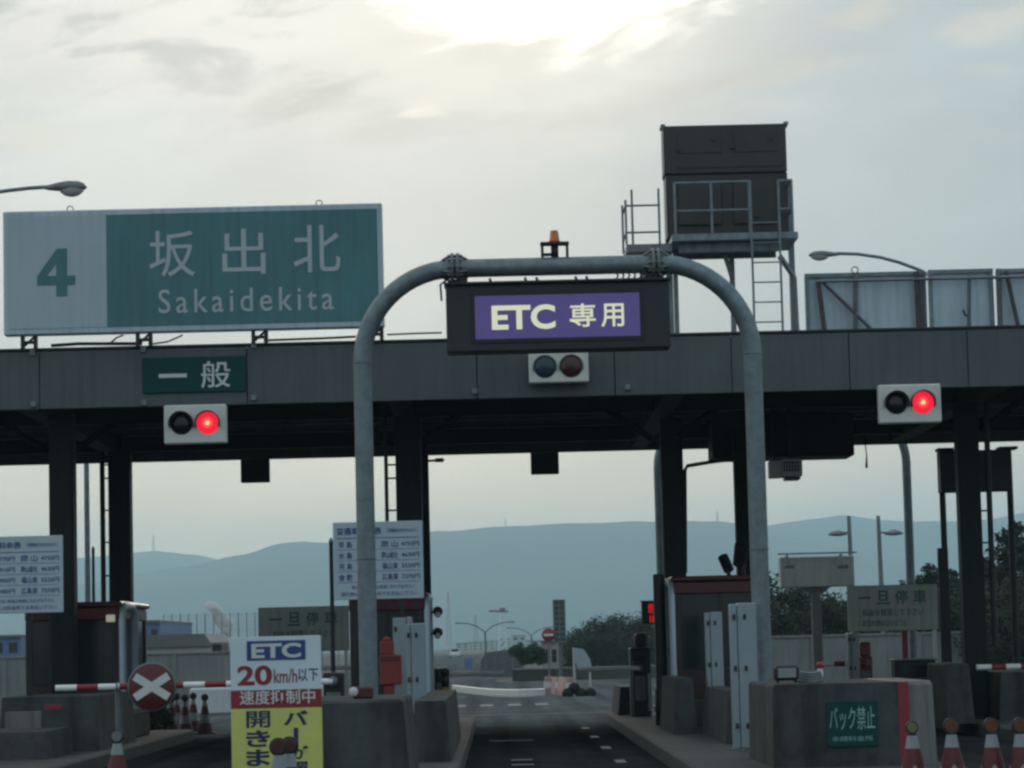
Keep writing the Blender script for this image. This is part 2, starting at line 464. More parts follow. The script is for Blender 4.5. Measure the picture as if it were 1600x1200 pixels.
g.box(-0.2, 0.55, 48.0, 48.19, 0.0045, 0.009)
g.box(-1.2, 9.0, 66, 66.35, 0.0045, 0.009)
for i in range(4): g.box(-1.3 + i * .75, -0.95 + i * .75, 76, 78.5, 0.0045, 0.009)
struct(g, 'road_markings', m_paint, 'worn white lines painted on the asphalt')


def island(x0, x1, y0, y1, label):
    mb = MB(); n = 8; w = (x1 - x0) / 2; c = (x0 + x1) / 2
    pl = [(c + w * math.cos(math.pi + math.pi * k / n), y0 + .9 - .9 * math.sin(math.pi * k / n)) for k in range(n + 1)] + [(x1, y1), (x0, y1)]
    def ring(z, d):
        return [(c + (x - c) * (1 - d / w), y if y > y0 + 1 else y + d, z) for x, y in pl]
    k = len(pl); A, B, C_ = ring(0, 0), ring(KT - .03, .01), ring(KT, .045)
    fs = [(i, (i + 1) % k, k + (i + 1) % k, k + i) for i in range(k)] + [(k + i, k + (i + 1) % k, 2 * k + (i + 1) % k, 2 * k + i) for i in range(k)] + [tuple(range(2 * k, 3 * k))]
    mb.add(A + B + C_, fs)
    struct(mb, 'toll_island', m_kerb, label)


ISL = [(-8.7, -5.75, 33, 53), (-3.15, -0.5, 25, 57), (2.15, 4.95, 26, 59), (7.6, 10.4, 27, 59)]
for a, l in zip(ISL, ('raised kerbed island under the booth on the left', 'raised kerbed island between the two nearest lanes', 'raised kerbed island right of the ETC lane', 'raised kerbed island at the right edge')):
    island(*a, l)


def terrain(name, pts, Y, depth, label, seed):
    """ridge whose skyline runs through the picture points pts at distance Y, falling away to both sides"""
    mb = MB(); xs = []; x0, x1 = pts[0][0], pts[-1][0]; n = 150; rows = 18
    for i in range(n + 1):
        x = x0 + (x1 - x0) * i / n
        for (a, b), (c, d) in zip(pts, pts[1:]):
            if a <= x <= c:
                t = (x - a) / (c - a); t = t * t * (3 - 2 * t) * .5 + t * .5; y = b + (d - b) * t; break
        y += 1.6 * noise.noise((x * .03, seed, 0)) + 0.8 * noise.noise((x * .11, seed, 5))
        xs.append(px(x, y, Y))
    vs, fs = [], []
    for j in range(rows + 1):
        v = -1 + 2 * j / rows
        for i, p in enumerate(xs):
            fall = (1 - abs(v)) ** 0.85 if abs(v) > 0 else 1
            h = p.z * fall * (1 + .10 * (1 - fall) * 4 * noise.noise((i * .12, v * 3, seed)))
            vs.append((p.x, Y + v * depth, h if abs(v) < 1 else -3))
    m = n + 1
    for j in range(rows):
        for i in range(n): fs.append((j * m + i, j * m + i + 1, (j + 1) * m + i + 1, (j + 1) * m + i))
    mb.add(vs, fs, True)
    # exact skyline row
    return struct(mb, name, m_hill, label)


terrain('hills', [(-300, 905), (-100, 880), (60, 872), (140, 871), (215, 863), (245, 861), (300, 866), (345, 875), (420, 890), (600, 905), (800, 930)], 6600, 700, 'pale far ridge on the left', 1.3)
terrain('hills', [(-300, 960), (0, 935), (130, 912), (208, 896), (300, 884), (380, 866), (430, 851), (475, 846), (520, 848), (600, 838), (680, 830), (800, 822), (880, 818), (1000, 814), (1080, 814), (1130, 815), (1165, 822), (1230, 838), (1350, 860), (1500, 900), (1700, 930)], 4700, 900, 'long blue ridge behind the toll lanes', 7.7)
terrain('hills', [(900, 900), (1050, 862), (1140, 833), (1200, 821), (1265, 811), (1320, 805), (1385, 813), (1440, 815), (1500, 814), (1550, 811), (1600, 801), (1750, 780), (1900, 800)], 5600, 700, 'blue hill on the right', 4.1)


def mast(x, yb, yt, Y, w, label, cat='mast', m=m_galvd):
    b = px(x, yb, Y); t_ = px(x, yt, Y); t_.x = b.x
    mb = MB(); H = t_.z - b.z
    for sx, sy in ((-1, -1), (1, -1), (1, 1), (-1, 1)):
        mb.bar(b + Vector((sx * w, sy * w, 0)), Vector((b.x + sx * w * .15, b.y + sy * w * .15, t_.z)), w * .13)
    for k in range(8):
        f0, f1 = k / 8, (k + 1) / 8; a0, a1 = w * (1 - .85 * f0), w * (1 - .85 * f1)
        mb.bar((b.x - a0, b.y - a0, b.z + H * f0), (b.x + a1, b.y - a1, b.z + H * f1), w * .08)
        mb.bar((b.x + a0, b.y + a0, b.z + H * f0), (b.x - a1, b.y + a1, b.z + H * f1), w * .08)
    o = mb.build('radio_mast', m, org=b)
    return tag(o, label, cat)


mast(240, 866, 834, 6600, 3.4, 'tall hazy radio mast on the ridge at left')
mast(1121, 820, 799, 4700, 3, 'small radio mast on the ridge right of the ETC lane')
mast(790, 826, 808, 4700, 2.2, 'tiny mast on the ridge above the road centre')

# ------------------------------------------------------------------ toll canopy
YF, YB = 44.0, 56.5
ZT = px(800, 527, YF).z; ZB = px(800, 622, YF).z
XA, XB = -17.0, 19.0
roof = thing('toll_canopy', 'wide dark grey toll plaza roof with panelled fascia across all lanes', 'canopy', (1, YF, ZB))
mb = MB()
seams = [-17 + .0] + [px(x, 575, YF).x for x in (-520, -335, -150, 62, 386, 560, 745, 960, 1143, 1327, 1512, 1697, 1880, 2065)] + [XB]
for a, b in zip(seams, seams[1:]): mb.box(a + .006, b - .006, YF - .04, YF + .06, ZB, ZT - .05, .006)
mb.build('fascia', m_fascia, roof)
MB().box(XA, XB, YF + .061, YF + .064, ZB + .01, ZT - .06).build('fascia_backing', m_column, roof)
MB().box(XA, XB, YF - .07, YF + .1, ZT - .046, ZT, .01).build('fascia_cap', m_black, roof)
mb = MB(); mb.box(XA, XB, YF + .065, YB - .1, ZB + .42, ZB + .55)
for i in range(12): mb.box(XA, XB, YF + .6 + i, YF + .64 + i, ZB + .37, ZB + .419)
mb.build('soffit', m_soffit, roof)
MB().box(XA, XB, YB - .09, YB, ZB - .02, ZT - .1, .01).build('rear_fascia', m_soffit, roof)
MB().box(XA, XB, YF + .105, YB - .095, ZB + .56, ZB + .66).build('roof_deck', m_roofg, roof)
mb = MB()
for x in (-13.5, -7.4, -1.5, 2.9, 8.1, 13.0):
    mb.box(x - .16, x + .16, YF + .07, YB - .1, ZB + .03, ZB + .36, .01)
    for s in (-1, 1): mb.bar((x + s * .2, 48, ZB - .5 + .1), (x + s * 1.3, 48, ZB + .36), .06)
for y in (48, 54.6): mb.box(XA + .2, XB - .2, y - .12, y + .12, ZB + .06, ZB + .34, .01)
mb.build('beam', m_column, roof)
for x, y in ((52, 552), (53, 632), (225, 547), (226, 630), (397, 541), (397, 622), (742, 612), (980, 606)):
    q = px(x, y, YF)
    MB().box(q.x - .045, q.x + .045, YF - .1, YF - .041, q.z - .045, q.z + .045, .01).build('bracket', m_galv, roof)
mb = MB()
a, b = px(80, 540, 44.2), px(222, 537, 44.2)
MB().tube([a, a.lerp(b, .3) + Vector((0, 0, .02)), b], .03, 6).build('conduit', m_black, roof)
MB().tube([px(170, 538, 44.3), px(182, 528, 44.2), px(192, 524, 44.1)], .015, 5).build('conduit', m_black, roof)
MB().tube([px(235, 538, 44.3), px(262, 534, 44.2), px(285, 524, 44.0)], .015, 5).build('conduit', m_black, roof)
MB().tube([px(412, 532, 44.3), px(520, 528, 44.3), px(556, 526, 44.3)], .02, 5).build('conduit', m_black, roof)
MB().tube([px(605, 523, 44.3), px(650, 521, 44.3), px(690, 520, 44.3)], .015, 5).build('conduit', m_black, roof)

CG = 'steel columns holding up the toll roof'


def column(x, Y, w, label, ladder=None):
    q = px(x, 850, Y); w /= S(Y)
    t_ = thing('canopy_column', label, 'column', (q.x, Y, KT), CG)
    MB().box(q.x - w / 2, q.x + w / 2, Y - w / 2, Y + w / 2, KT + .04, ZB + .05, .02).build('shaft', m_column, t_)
    MB().box(q.x - w * .72, q.x + w * .72, Y - w * .72, Y + w * .72, KT, KT + .04, .01).build('base_plate', m_black, t_)
    if ladder:
        x2, w2, ys = ladder
        p = px(x2, 850, Y); mb_ = MB().tube([(p.x, Y - .1, KT + 1.2), (p.x, Y - .1, ZB + .3)], w2 / 2 / S(Y), 8)
        for yy in ys:
            z = px(x2, yy, Y).z; mb_.tube([(p.x, Y - .1, z), (q.x - (.9 if q.x > p.x else -.9) * w / 2, Y - .1, z)], .017, 6)
        mb_.build('ladder', m_black, t_)
    return t_


RY = [727, 748, 798, 848, 900]
column(99, 45.5, 38, 'square dark steel column in front of the left booth')
column(189, 54, 34, 'square dark steel column just right of the left booth, ladder pipe beside it', (162, 8, RY))
column(641, 47.5, 40, 'square dark steel column behind the right half of the fee board, with ladder', (606, 6, RY))
column(657, 54, 30, 'rear dark column half hidden behind the column at the ETC lane\'s left kerb')
column(1053, 49.5, 34, 'square dark steel column at the ETC lane\'s right booth')
column(1163, 52.5, 26, 'dark column half hidden behind the arch\'s right leg')
column(1516, 47.5, 34, 'square dark steel column at the right edge passing in front of a dark sign back', (1547, 9, RY))

# plates hanging from the rear edge
for (x0, y0, x1, y1), l in (((376, 700, 421, 754), 'dark signal box hanging from rear roof edge over the left lane'), ((829, 690, 873, 741), 'dark signal box hanging from rear roof edge over the ETC lane')):
    a = rc(x0, y0, x1, y1, YB + .05)
    t_ = thing('rear_signal', l, 'signal', ((a[0] + a[1]) / 2, YB + .1, a[2]), 'signal boxes hung from the rear roof edge')
    MB().box(a[0], a[1], YB + .02, YB + .2, a[2], a[2] + .52, .015).build('housing', m_black, t_)
    MB().box(a[0] + .15, a[1] - .15, YB + .06, YB + .14, a[2] + .521, a[3] + .3).build('hanger', m_black, t_)
    MB().lathe(((a[0] + a[1]) / 2, YB + .2, a[2] + .26), [(.15, 0), (.15, .1)], 16, 'y').build('lens_hood', m_black, t_)

# ------------------------------------------------------------------ big destination sign
YS = 43.7
a = rc(3, 322, 601, 519, YS)
t_ = thing('destination_sign', 'large green and white exit sign reading 4 and Sakaidekita on the roof', 'sign', ((a[0] + a[1]) / 2, YS, a[2]))
MB().box(a[0], a[1], YS, YS + .22, a[2], a[3], .02).build('frame', m_signback, t_)
w_ = rc(11, 331, 167, 513, YS); MB().box(a[0] + .09, w_[1], YS - .012, YS - .001, a[2] + .1, a[3] - .09).build('white_panel', m_signw, t_)
mb = MB(); xs = [w_[1] + .004] + [px(x, 420, YS).x for x in (262, 424)] + [a[1] - .08]
for p, q in zip(xs, xs[1:]): mb.box(p + .003, q - .003, YS - .012, YS - .001, a[2] + .1, a[3] - .09)
mb.build('green_panel', m_green, t_)
q = rc(58, 388, 118, 464, YS); qw, qh = q[1] - q[0], q[3] - q[2]; P4 = lambda u, v: (q[0] + u * qw, q[2] + v * qh)
mb = MB()                                # the figure 4: stem, bar and slanted stroke
for pl in ([(.50, 0), (.79, 0), (.79, .235), (.50, .235)], [(0, .235), (1, .235), (1, .43), (0, .43)], [(.50, .43), (.79, .43), (.79, 1), (.50, .68)], [(0, .43), (.26, .43), (.50, .68), (.79, 1), (.52, 1)]):
    mb.prism([P4(*k) for k in pl], YS - .018, YS - .0121)
mb.build('lettering', m_green, t_)
for c, q in (('坂', (233, 360, 305, 433)), ('出', (347, 357, 415, 429)), ('北', (458, 351, 532, 426))): MB().ptext(c, *q, YS - .014, .004).build('lettering', m_letter, t_)
MB().ptext('Sakaidekita', 247, 449, 522, 487, YS - .014, 0.004, .006, 1.3).build('lettering', m_letter, t_)
for x in (44, 224, 405, 586):
    mb = MB(); p = px(x, 522, YS); zb = ZT
    for s in (-.1, .1): mb.box(p.x + s - .03, p.x + s + .03, YS + .06, YS + .14, zb - .02, a[2] - .001)
    mb.bar((p.x - .1, YS + .1, zb), (p.x + .1, YS + .1, a[2]), .02)
    mb.box(p.x - .07, p.x + .07, YS + .085, YS + .12, zb + .05, zb + .1)
    mb.build('post', m_black, t_)
for x, y in ((108, 322), (498, 312)):
    p = px(x, y, YS)
    mb = MB().tube([(p.x + .05 * math.cos(k * .7), YS + .1, a[3] + .03 + .05 * math.sin(k * .7)) for k in range(10)], .01, 6)
    mb.build('lifting_eye', m_galv, t_)

# lane name sign on the fascia
YL = YF - .1
a = rc(222, 557, 384, 613, YL)
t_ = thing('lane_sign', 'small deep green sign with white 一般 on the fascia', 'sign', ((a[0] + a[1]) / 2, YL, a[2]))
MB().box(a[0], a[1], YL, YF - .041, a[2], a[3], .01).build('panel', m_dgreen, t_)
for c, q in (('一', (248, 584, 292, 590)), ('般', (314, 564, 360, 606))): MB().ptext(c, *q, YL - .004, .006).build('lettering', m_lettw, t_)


def lane_signal(x0, y0, x1, y1, lit, label):
    Y = YF - .32
    a = rc(x0, y0, x1, y1, Y); cx = (a[0] + a[1]) / 2; cz = (a[2] + a[3]) / 2
    t_ = thing('lane_signal', label, 'signal', (cx, Y + .1, a[2]), 'two-lamp signals over the toll lanes')
    MB().box(a[0], a[1], Y, Y + .2, a[2], a[3], .02).build('housing', mat('signal_white', (.66, .66, .62), .45, 0, .05, 3, streak=.15, dirt=(.25, .25, .24)), t_)
    MB().box(cx - .3, cx + .3, Y + .201, YF + (.3 if lit else -.042), a[3] - .14, a[3] - .05).build('hanger', m_black, t_)
    r = .175
    for s in (-1, 1):
        c = (cx + s * .205 - .01, Y, cz + .01)
        on = lit and s > 0
        m = m_redlit if on else (m_lensoff if lit else (m_lensblue if s < 0 else m_lensred))
        ln = MB().lathe(c, [(r, 0.0), (r * .9, -.02), (r * .5, -.04), (.01, -.045)], 28, 'y').build('lens', m, t_)
        if on:
            MB().lathe((c[0], Y - .036, c[2]), [(.085, 0), (.07, -.014), (.02, -.02)], 20, 'y').build('inner_lens', m_halo, ln)
            MB().lathe((c[0], Y - .055, c[2]), [(.038, 0), (.03, -.014), (.01, -.018)], 16, 'y').build('bulb', m_bulb, ln)
        mb = MB(); n = 18; vs = []; fs = []
        for k in range(n + 1):
            an = R_(-20 + 220 * k / n)
            for rr in (r + .002, r + .016):
                for yy in (0, -.15 if lit else -.03): vs.append((c[0] + rr * math.cos(an), Y + yy, c[2] + rr * math.sin(an)))
        for k in range(n):
            o = k * 4
            for i, j in ((0, 1), (1, 3), (3, 2), (2, 0)): fs.append((o + i, o + j, o + 4 + j, o + 4 + i))
        mb.add(vs, fs, False).build('hood', m_black if lit else m_galvd, t_)


lane_signal(256, 632, 354, 693, True, 'white signal with lit red lamp under the 一般 sign')
lane_signal(1373, 600, 1471, 661, True, 'white signal with lit red lamp over the right-hand lane')
lane_signal(826, 550, 920, 598, False, 'unlit blue and red signal below the purple ETC sign')

# ------------------------------------------------------------------ arch gantries
def arch(xl, xr, zt, rad, r, Y, label, flanges=True, zb=KT):
    cx = (xl + xr) / 2
    t_ = thing('arch_gantry', label, 'gantry', (cx, Y, zb), 'tubular arches over single lanes')
    pts = [(xl, Y, zb + .03)] + [(xl, Y, zb + (zt - rad - zb) * k / 4) for k in range(1, 5)]
    for k in range(1, 15): an = math.pi - math.pi / 2 * k / 14; pts.append((xl + rad + rad * math.cos(an), Y, zt - rad + rad * math.sin(an)))
    for k in range(0, 15): an = math.pi / 2 - math.pi / 2 * k / 14; pts.append((xr - rad + rad * math.cos(an), Y, zt - rad + rad * math.sin(an)))
    pts += [(xr, Y, zb + (zt - rad - zb) * k / 4) for k in range(3, 0, -1)] + [(xr, Y, zb + .03)]
    MB().tube(pts, r, 24).build('tube', m_galv, t_)
    for x in (xl, xr):
        mb = MB().box(x - .28, x + .28, Y - .28, Y + .28, zb, zb + .029, .005)
        for s in (-1, 1):
            for q in (-1, 1): mb.lathe((x + s * .22, Y + q * .22, zb + .03), [(.03, 0), (.03, .05)], 6)
            mb.prism([(x + s * r, zb + .03), (x + s * (r + .12), zb + .03), (x + s * r, zb + .25)], Y - .008, Y + .008)
        mb.build('base_plate', m_galvd, t_)
    for x in (xl, xr):
        for z in (zt - rad, zb + (zt - rad - zb) * .5): MB().lathe((x, Y, z), [(r * .98, -.014), (r + .006, -.008), (r + .006, .008), (r * .98, .014)], 24).build('weld_bead', m_galvd, t_)
    if flanges:
        for x in (xl + rad + .02, xr - rad - .02):
            mb = MB()
            for s in (-.035, .035):
                vs = []
                n = 20
                for yy in (0, 1):
                    for k in range(n): an = 2 * math.pi * k / n; vs.append((x + s - .018 + .036 * yy, Y + (r + .09) * math.cos(an), zt + (r + .09) * math.sin(an)))
                mb.add(vs, [tuple(range(n)), tuple(range(n, 2 * n))] + [(k, (k + 1) % n, n + (k + 1) % n, n + k) for k in range(n)])
            for k in range(10): an = 2 * math.pi * k / 10; c = Vector((x, Y + (r + .05) * math.cos(an), zt + (r + .05) * math.sin(an))); mb.tube([c - Vector((.1, 0, 0)), c + Vector((.1, 0, 0))], .018, 6)
            for k in range(4):
                an = math.pi / 2 * k + .4
                for s in (-1, 1):
                    d = Vector((0, math.cos(an), math.sin(an))); c = Vector((x, Y, zt))
                    mb.bar(c + d * (r + .06) + Vector((s * .05, 0, 0)), c + d * (r - .01) + Vector((s * .17, 0, 0)), .02)
            mb.build('flange', m_galvd, t_)
    return t_


YG = 37.0
SG = S(YG)
gl, gr = px(571, 800, YG), px(1184, 800, YG)
gz = px(870, 416, YG).z
arch(gl.x, gr.x, gz, 146 / SG, 14.5 / SG, YG, 'tall galvanised steel arch over the ETC lane carrying the purple sign')
YG2 = 58.5
g2l, g2r = px(1030, 800, YG2), px(1419, 800, YG2)
arch(g2l.x, g2r.x, px(1200, 728, YG2).z + 1.3, 1.3, 6.8 / S(YG2), YG2, 'slimmer steel arch behind the roof over the right-hand lane', False)

# ETC sign hung in front of the arch
YE = YG - .33
a = rc(696, 441, 1048, 548, YE)
t_ = thing('etc_sign', 'black sign box with lit purple ETC 専用 panel hung under the arch', 'sign', ((a[0] + a[1]) / 2, YE, a[2]))
MB().box(a[0], a[1], YE, YE + .4, a[2], a[3], .02).build('housing', m_signbox, t_)
b = rc(741, 459, 1001, 528, YE)
mb = MB()
for x0, x1, z0, z1 in ((b[0] - .05, b[1] + .05, b[3], b[3] + .05), (b[0] - .05, b[1] + .05, b[2] - .05, b[2]), (b[0] - .05, b[0], b[2], b[3]), (b[1], b[1] + .05, b[2], b[3])): mb.box(x0, x1, YE - .02, YE - .001, z0, z1)
mb.box(a[0] - .02, a[1] + .02, YE - .08, YE + .42, a[3] + .002, a[3] + .03)
mb.build('bezel', m_black, t_)
MB().box(b[0] + .002, b[1] - .002, YE - .01, YE - .001, b[2] + .002, b[3] - .002).build('lit_panel', m_purple, t_)
for c, q, b_ in (('ETC', (768, 476, 868, 515), .03), ('専', (890, 474, 931, 511), .012), ('用', (939, 474, 975, 511), .012)): MB().ptext(c, *q, YE - .013, b_).build('lettering', m_lettlit, t_)
mb = MB()
rg = 14.5 / SG
for x in (765, 820, 838, 899, 916):
    p = px(x, 436, YG)
    MB().tube([(p.x, YG, gz - rg - .02), (p.x + .02, YG, gz - rg - .08), (p.x, YG, a[3] + .03)], .02, 6).build('hook', m_black, t_)
for x in (722, 1018):
    p = px(x, 430, YG); MB().box(p.x - .07, p.x + .07, YG - .1, YG + .1, a[3] + .03, gz - rg - .02).build('hanger', m_black, t_)
mb = MB()
for i in range(6):
    p = px(962 + i * 9, 430, YG - .15); mb.tube([(p.x, YG - .14, a[3] + .03), (p.x + .03, YG - .18, a[3] + .1), (p.x - .02, YG - .15, gz - rg + .02)], .013, 5)
mb.tube([px(690, 470, YG + .1), px(688, 445, YG + .1), px(700, 436, YG)], .015, 5)
mb.build('cable', m_black, t_)

# beacon on top of the arch
p = px(867, 404, YG); zb_ = gz + rg
t_ = thing('warning_beacon', 'orange rotating beacon on a small stand on top of the arch', 'beacon', (p.x, YG, zb_))
mb = MB()
for s in (-1, 1):
    mb.box(p.x + s * .165 - .018, p.x + s * .165 + .018, YG - .05, YG + .05, zb_ - .02, zb_ + .16)
mb.box(p.x - .19, p.x + .19, YG - .1, YG + .1, zb_ + .161, zb_ + .195, .005)
mb.box(p.x - .17, p.x - .05, YG - .06, YG + .06, zb_ + .02, zb_ + .05)
mb.lathe((p.x, YG, zb_ - .005), [(.05, 0), (.05, .16)], 12)
mb.build('bracket', m_black, t_)
MB().lathe((p.x, YG, zb_ + .196), [(.075, 0), (.075, .03), (.066, .031), (.055, .14), (.05, .155), (.02, .165)], 18).build('lens', m_orange, t_)

# ------------------------------------------------------------------ message board back and platform on the roof
YT = 48.0
zd = ZB + .66
t_ = thing('message_board_tower', 'tall brown electronic board seen from behind on a railed roof platform', 'sign tower', (px(1140, 510, YT).x, YT, zd))


def hp(x, y, dy=0.0):
    q = px(x, y, YT + dy); return q


a = rc(1036, 192, 1231, 270, YT); a2 = rc(1041, 270, 1234, 368, YT)
mb = MB().box(a[0], a[1], YT + .1, YT + .75, a[2], a[3], .02)
mb.box(a2[0], a2[1], YT + .14, YT + .75, a2[2], a[2] - .004, .01)
for x0, y0, x1, y1 in ((1058, 206, 1128, 240), (1146, 204, 1214, 238), (1056, 256, 1224, 262), (1060, 284, 1128, 352), (1146, 280, 1212, 350)):
    c = rc(x0, y0, x1, y1, YT + .1); mb.box(c[0], c[1], YT + .085, YT + .139, c[2], c[3], .01)
for x, y in ((1060, 232), (1116, 216), (1146, 228), (1205, 214), (1184, 336)):
    c = hp(x, y); mb.box(c.x - .04, c.x + .04, YT + .05, YT + .084, c.z - .03, c.z + .03)
mb.build('cabinet', m_brown, t_)
mb = MB()
for x in (1037, 1230): c = hp(x, 190); mb.box(c.x - .04, c.x + .04, YT + .2, YT + .6, a[3], a[3] + .05)
mb.build('lifting_lug', m_galvd, t_)
for x, w, yy in ((1048, .055, .5), (1241, .05, .5), (1147, .045, .45), (1060, .04, .1)):
    p = px(x, 440, YT + yy); zt_ = a2[2] if x in (1147, 1060) else px(x, 268, YT).z
    MB().box(p.x - w, p.x + w, YT + .76, YT + .76 + 2 * w, zd, zt_).build('post', m_galv, t_)
d = rc(1046, 371, 1243, 382, YT); MB().box(d[0], d[1], YT - .55, YT + .95, d[2], d[3], .01).build('platform', m_galv, t_)
mb = MB().box(d[0] + .12, d[1] - .28, YT - .3, YT - .2, d[2] - .17, d[2] - .002, .01).box(d[0] + .12, d[1] - .28, YT + .5, YT + .6, d[2] - .17, d[2] - .002, .01)
mb.bar(px(1218, 400, YT), (d[1] - .04, YT, px(1240, 432, YT).z), .05).bar((d[1] - .04, YT, px(1240, 432, YT).z), (d[1] - .01, YT, zd), .05)
mb.bar(px(1133, 400, YT), px(1145, 438, YT), .04)
mb.build('beam', m_galvd, t_)
mb = MB(); yr = YT - .5
rz0, rz1, rz2 = d[3], px(1111, 285, yr).z, px(1111, 329, yr).z
X = [px(x, 330, yr).x for x in (1055, 1112, 1171)]
for x in X: mb.tube([(x, yr, rz0), (x, yr, rz1)], .022, 8)
for z in (rz1, rz2): mb.tube([(X[0], yr, z), (X[2], yr, z)], .022, 8)
X2 = [px(x, 330, yr).x for x in (1217, 1238)]
for x in X2: mb.tube([(x, yr, rz0), (x, yr, rz1)], .022, 8)
for z in (rz1, rz2): mb.tube([(X2[0], yr, z), (X2[1], yr, z), (X2[1], yr + 1.3, z)], .022, 8)
mb.build('railing', m_galv, t_)
mb = MB(); yl = YT - .6; lx = [px(x, 450, yl).x for x in (1177, 1221)]
for x in lx: mb.tube([(x, yl, zd), (x, yl, rz1)], .02, 8)
z = zd + .15
while z < rz1 - .6: mb.tube([(lx[0], yl, z), (lx[1], yl, z)], .014, 6); z += .34
mb.build('ladder', m_galv, t_)
# little side platform
d2 = rc(977, 386, 1044, 399, YT); mb = MB().box(d2[0], d2[1] + .05, YT - .4, YT + .8, d2[2], d2[3], .01); mb.build('platform', m_galvd, t_)
mb = MB(); zz = [px(1005, y, YT - .38).z for y in (304, 321, 363)]
for x, top in ((978, 318), (988, 302), (1030, 300)):
    q = px(x, 345, YT - .38); mb.tube([(q.x, YT - .38, d2[3]), (q.x, YT - .38, px(x, top, YT).z)], .02, 8)
for z in zz[1:]: mb.tube([(d2[0], YT + .75, z), (d2[0], YT - .38, z), (px(1030, 345, YT).x, YT - .38, z)], .018, 8)
mb.tube([(d2[0], YT + .75, d2[3]), (d2[0], YT + .75, zz[0])], .02, 8)
mb.build('railing', m_galv, t_)
mb = MB().box(d2[0] + .25, d2[0] + .33, YT, YT + .08, zd, d2[2] - .002).bar((d2[0] + .3, YT + .04, d2[2] - .6), (d2[1], YT + .04, d2[2] - .02), .03)
mb.build('post', m_galvd, t_)

# ------------------------------------------------------------------ back of another roof sign (right)
YR = 50.0
b0 = px(1420, 465, YR)
t_ = thing('roof_sign', 'pale backs of large roof signs on a rusty frame at upper right', 'sign', (b0.x, YR, zd))
for x0, y0, x1, y1 in ((1257, 427, 1445, 530), (1450, 422, 1552, 530), (1556, 419, 1790, 530)):
    a = rc(x0, y0, x1, y1, YR + .25)
    MB().box(a[0], a[1], YR + .2, YR + .26, a[2], a[3], .008).build('panel', m_signback, t_)
    e = MB()
    for q in ((a[0], a[1], a[3] - .06, a[3] + .01), ): e.box(q[0], q[1], YR + .12, YR + .199, q[2], q[3])
    for xx in (a[0], a[1] - .07): e.box(xx, xx + .07, YR + .13, YR + .199, a[2], a[3] - .061)
    e.build('rim', m_galv, t_)
for (xa, ya, xb, yb), w, m in (((1278, 436, 1288, 515), .045, m_rust), ((1285, 440, 1362, 515), .035, m_galvd), ((1337, 428, 1337, 515), .045, m_galvd), ((1432, 424, 1436, 515), .05, m_rust),
                              ((1443, 424, 1446, 515), .04, m_galvd), ((1514, 430, 1514, 515), .035, m_galvd), ((1560, 420, 1563, 515), .05, m_galvd), ((1572, 424, 1592, 515), .04, m_rust), ((1640, 420, 1640, 515), .05, m_rust)):
    p, q = px(xa, ya, YR), px(xb, yb, YR); MB().bar(p, q, w).build('brace' if abs(xa - xb) > 15 else 'post', m, t_)
mb = MB()
p, q = px(1275, 440, YR - .06), px(1700, 430, YR - .06); mb.bar(p, q, .03); mb.build('rail', m_galvd, t_)
mb = MB().tube([px(1505, 484, YR), px(1508, 492, YR), px(1514, 495, YR), px(1516, 515, YR)], .02, 6); mb.build('cable', m_black, t_)
p = px(1337, 424, YR); MB().tube([(p.x + .06 * math.cos(k * .7), YR + .1, p.z + .04 + .06 * math.sin(k * .7)) for k in range(10)], .012, 6).build('lifting_eye', m_galv, t_)


# ------------------------------------------------------------------ street lamps
def street_lamp(head, arm, pole_x, Y, r, label):
    """head: picture box of the lamp head; arm: picture points from the head to the pole top"""
    pb = px(pole_x, 900, Y); s = S(Y)
    t_ = thing('street_lamp', label, 'street lamp', (pb.x, Y, 0), 'cobra-head street lamps above the roof line')
    ap = [px(x, y, Y) for x, y in arm]
    top = ap[-1]
    MB().tube([(pb.x, Y, 0), (pb.x, Y, top.z * .5), (top.x, Y, top.z)], [r * 1.8, r * 1.4, r], 12).build('pole', m_galv, t_)
    MB().tube(ap, [r * .75] * (len(ap) - 1) + [r], 10).build('arm', m_galv, t_)
    x0, y0, x1, y1 = head; a = rc(x0, y0, x1, y1, Y); cx, cz = (a[0] + a[1]) / 2, a[3] - (a[3] - a[2]) * .42
    dr = 1 if ap[0].x > cx else -1        # arm side
    Lh = (a[1] - a[0]); n = 12; mb = MB(); vs = []; fs = []; hh = (a[3] - a[2])
    prof = [(0, .12), (.1, .24), (.3, .36), (.55, .46), (.8, .42), (.94, .26), (1, .05)]
    for u, h in prof:
        for k in range(n):
            an = 2 * math.pi * k / n; zz = math.sin(an) * h * hh; zz = zz if zz > 0 else zz * .45
            vs.append((cx + dr * (Lh / 2 - u * Lh), Y + math.cos(an) * h * hh * 1.2, cz + zz))
    for i in range(len(prof) - 1):
        for k in range(n): fs.append((i * n + k, i * n + (k + 1) % n, (i + 1) * n + (k + 1) % n, (i + 1) * n + k))
    fs += [tuple(range(n)), tuple(range(len(vs) - n, len(vs)))]
    hd = mb.add(vs, fs, True).build('lamp_head', m_galvd, t_)
    gx = cx - dr * Lh * .14
    mb = MB(); vs = []; fs = []
    for i, (rr, hz) in enumerate(((.3, 0), (.27, -.4), (.17, -.75), (.04, -.9))):
        for k in range(n):
            an = 2 * math.pi * k / n; vs.append((gx + rr * Lh * math.cos(an), Y + rr * Lh * .7 * math.sin(an), cz - .05 * hh + hz * hh * .55))
    for i in range(3):
        for k in range(n): fs.append((i * n + k, i * n + (k + 1) % n, (i + 1) * n + (k + 1) % n, (i + 1) * n + k))
    fs.append(tuple(range(3 * n, 4 * n)))
    mb.add(vs, fs, True).build('glass_bowl', m_lampglass, hd)
    return t_


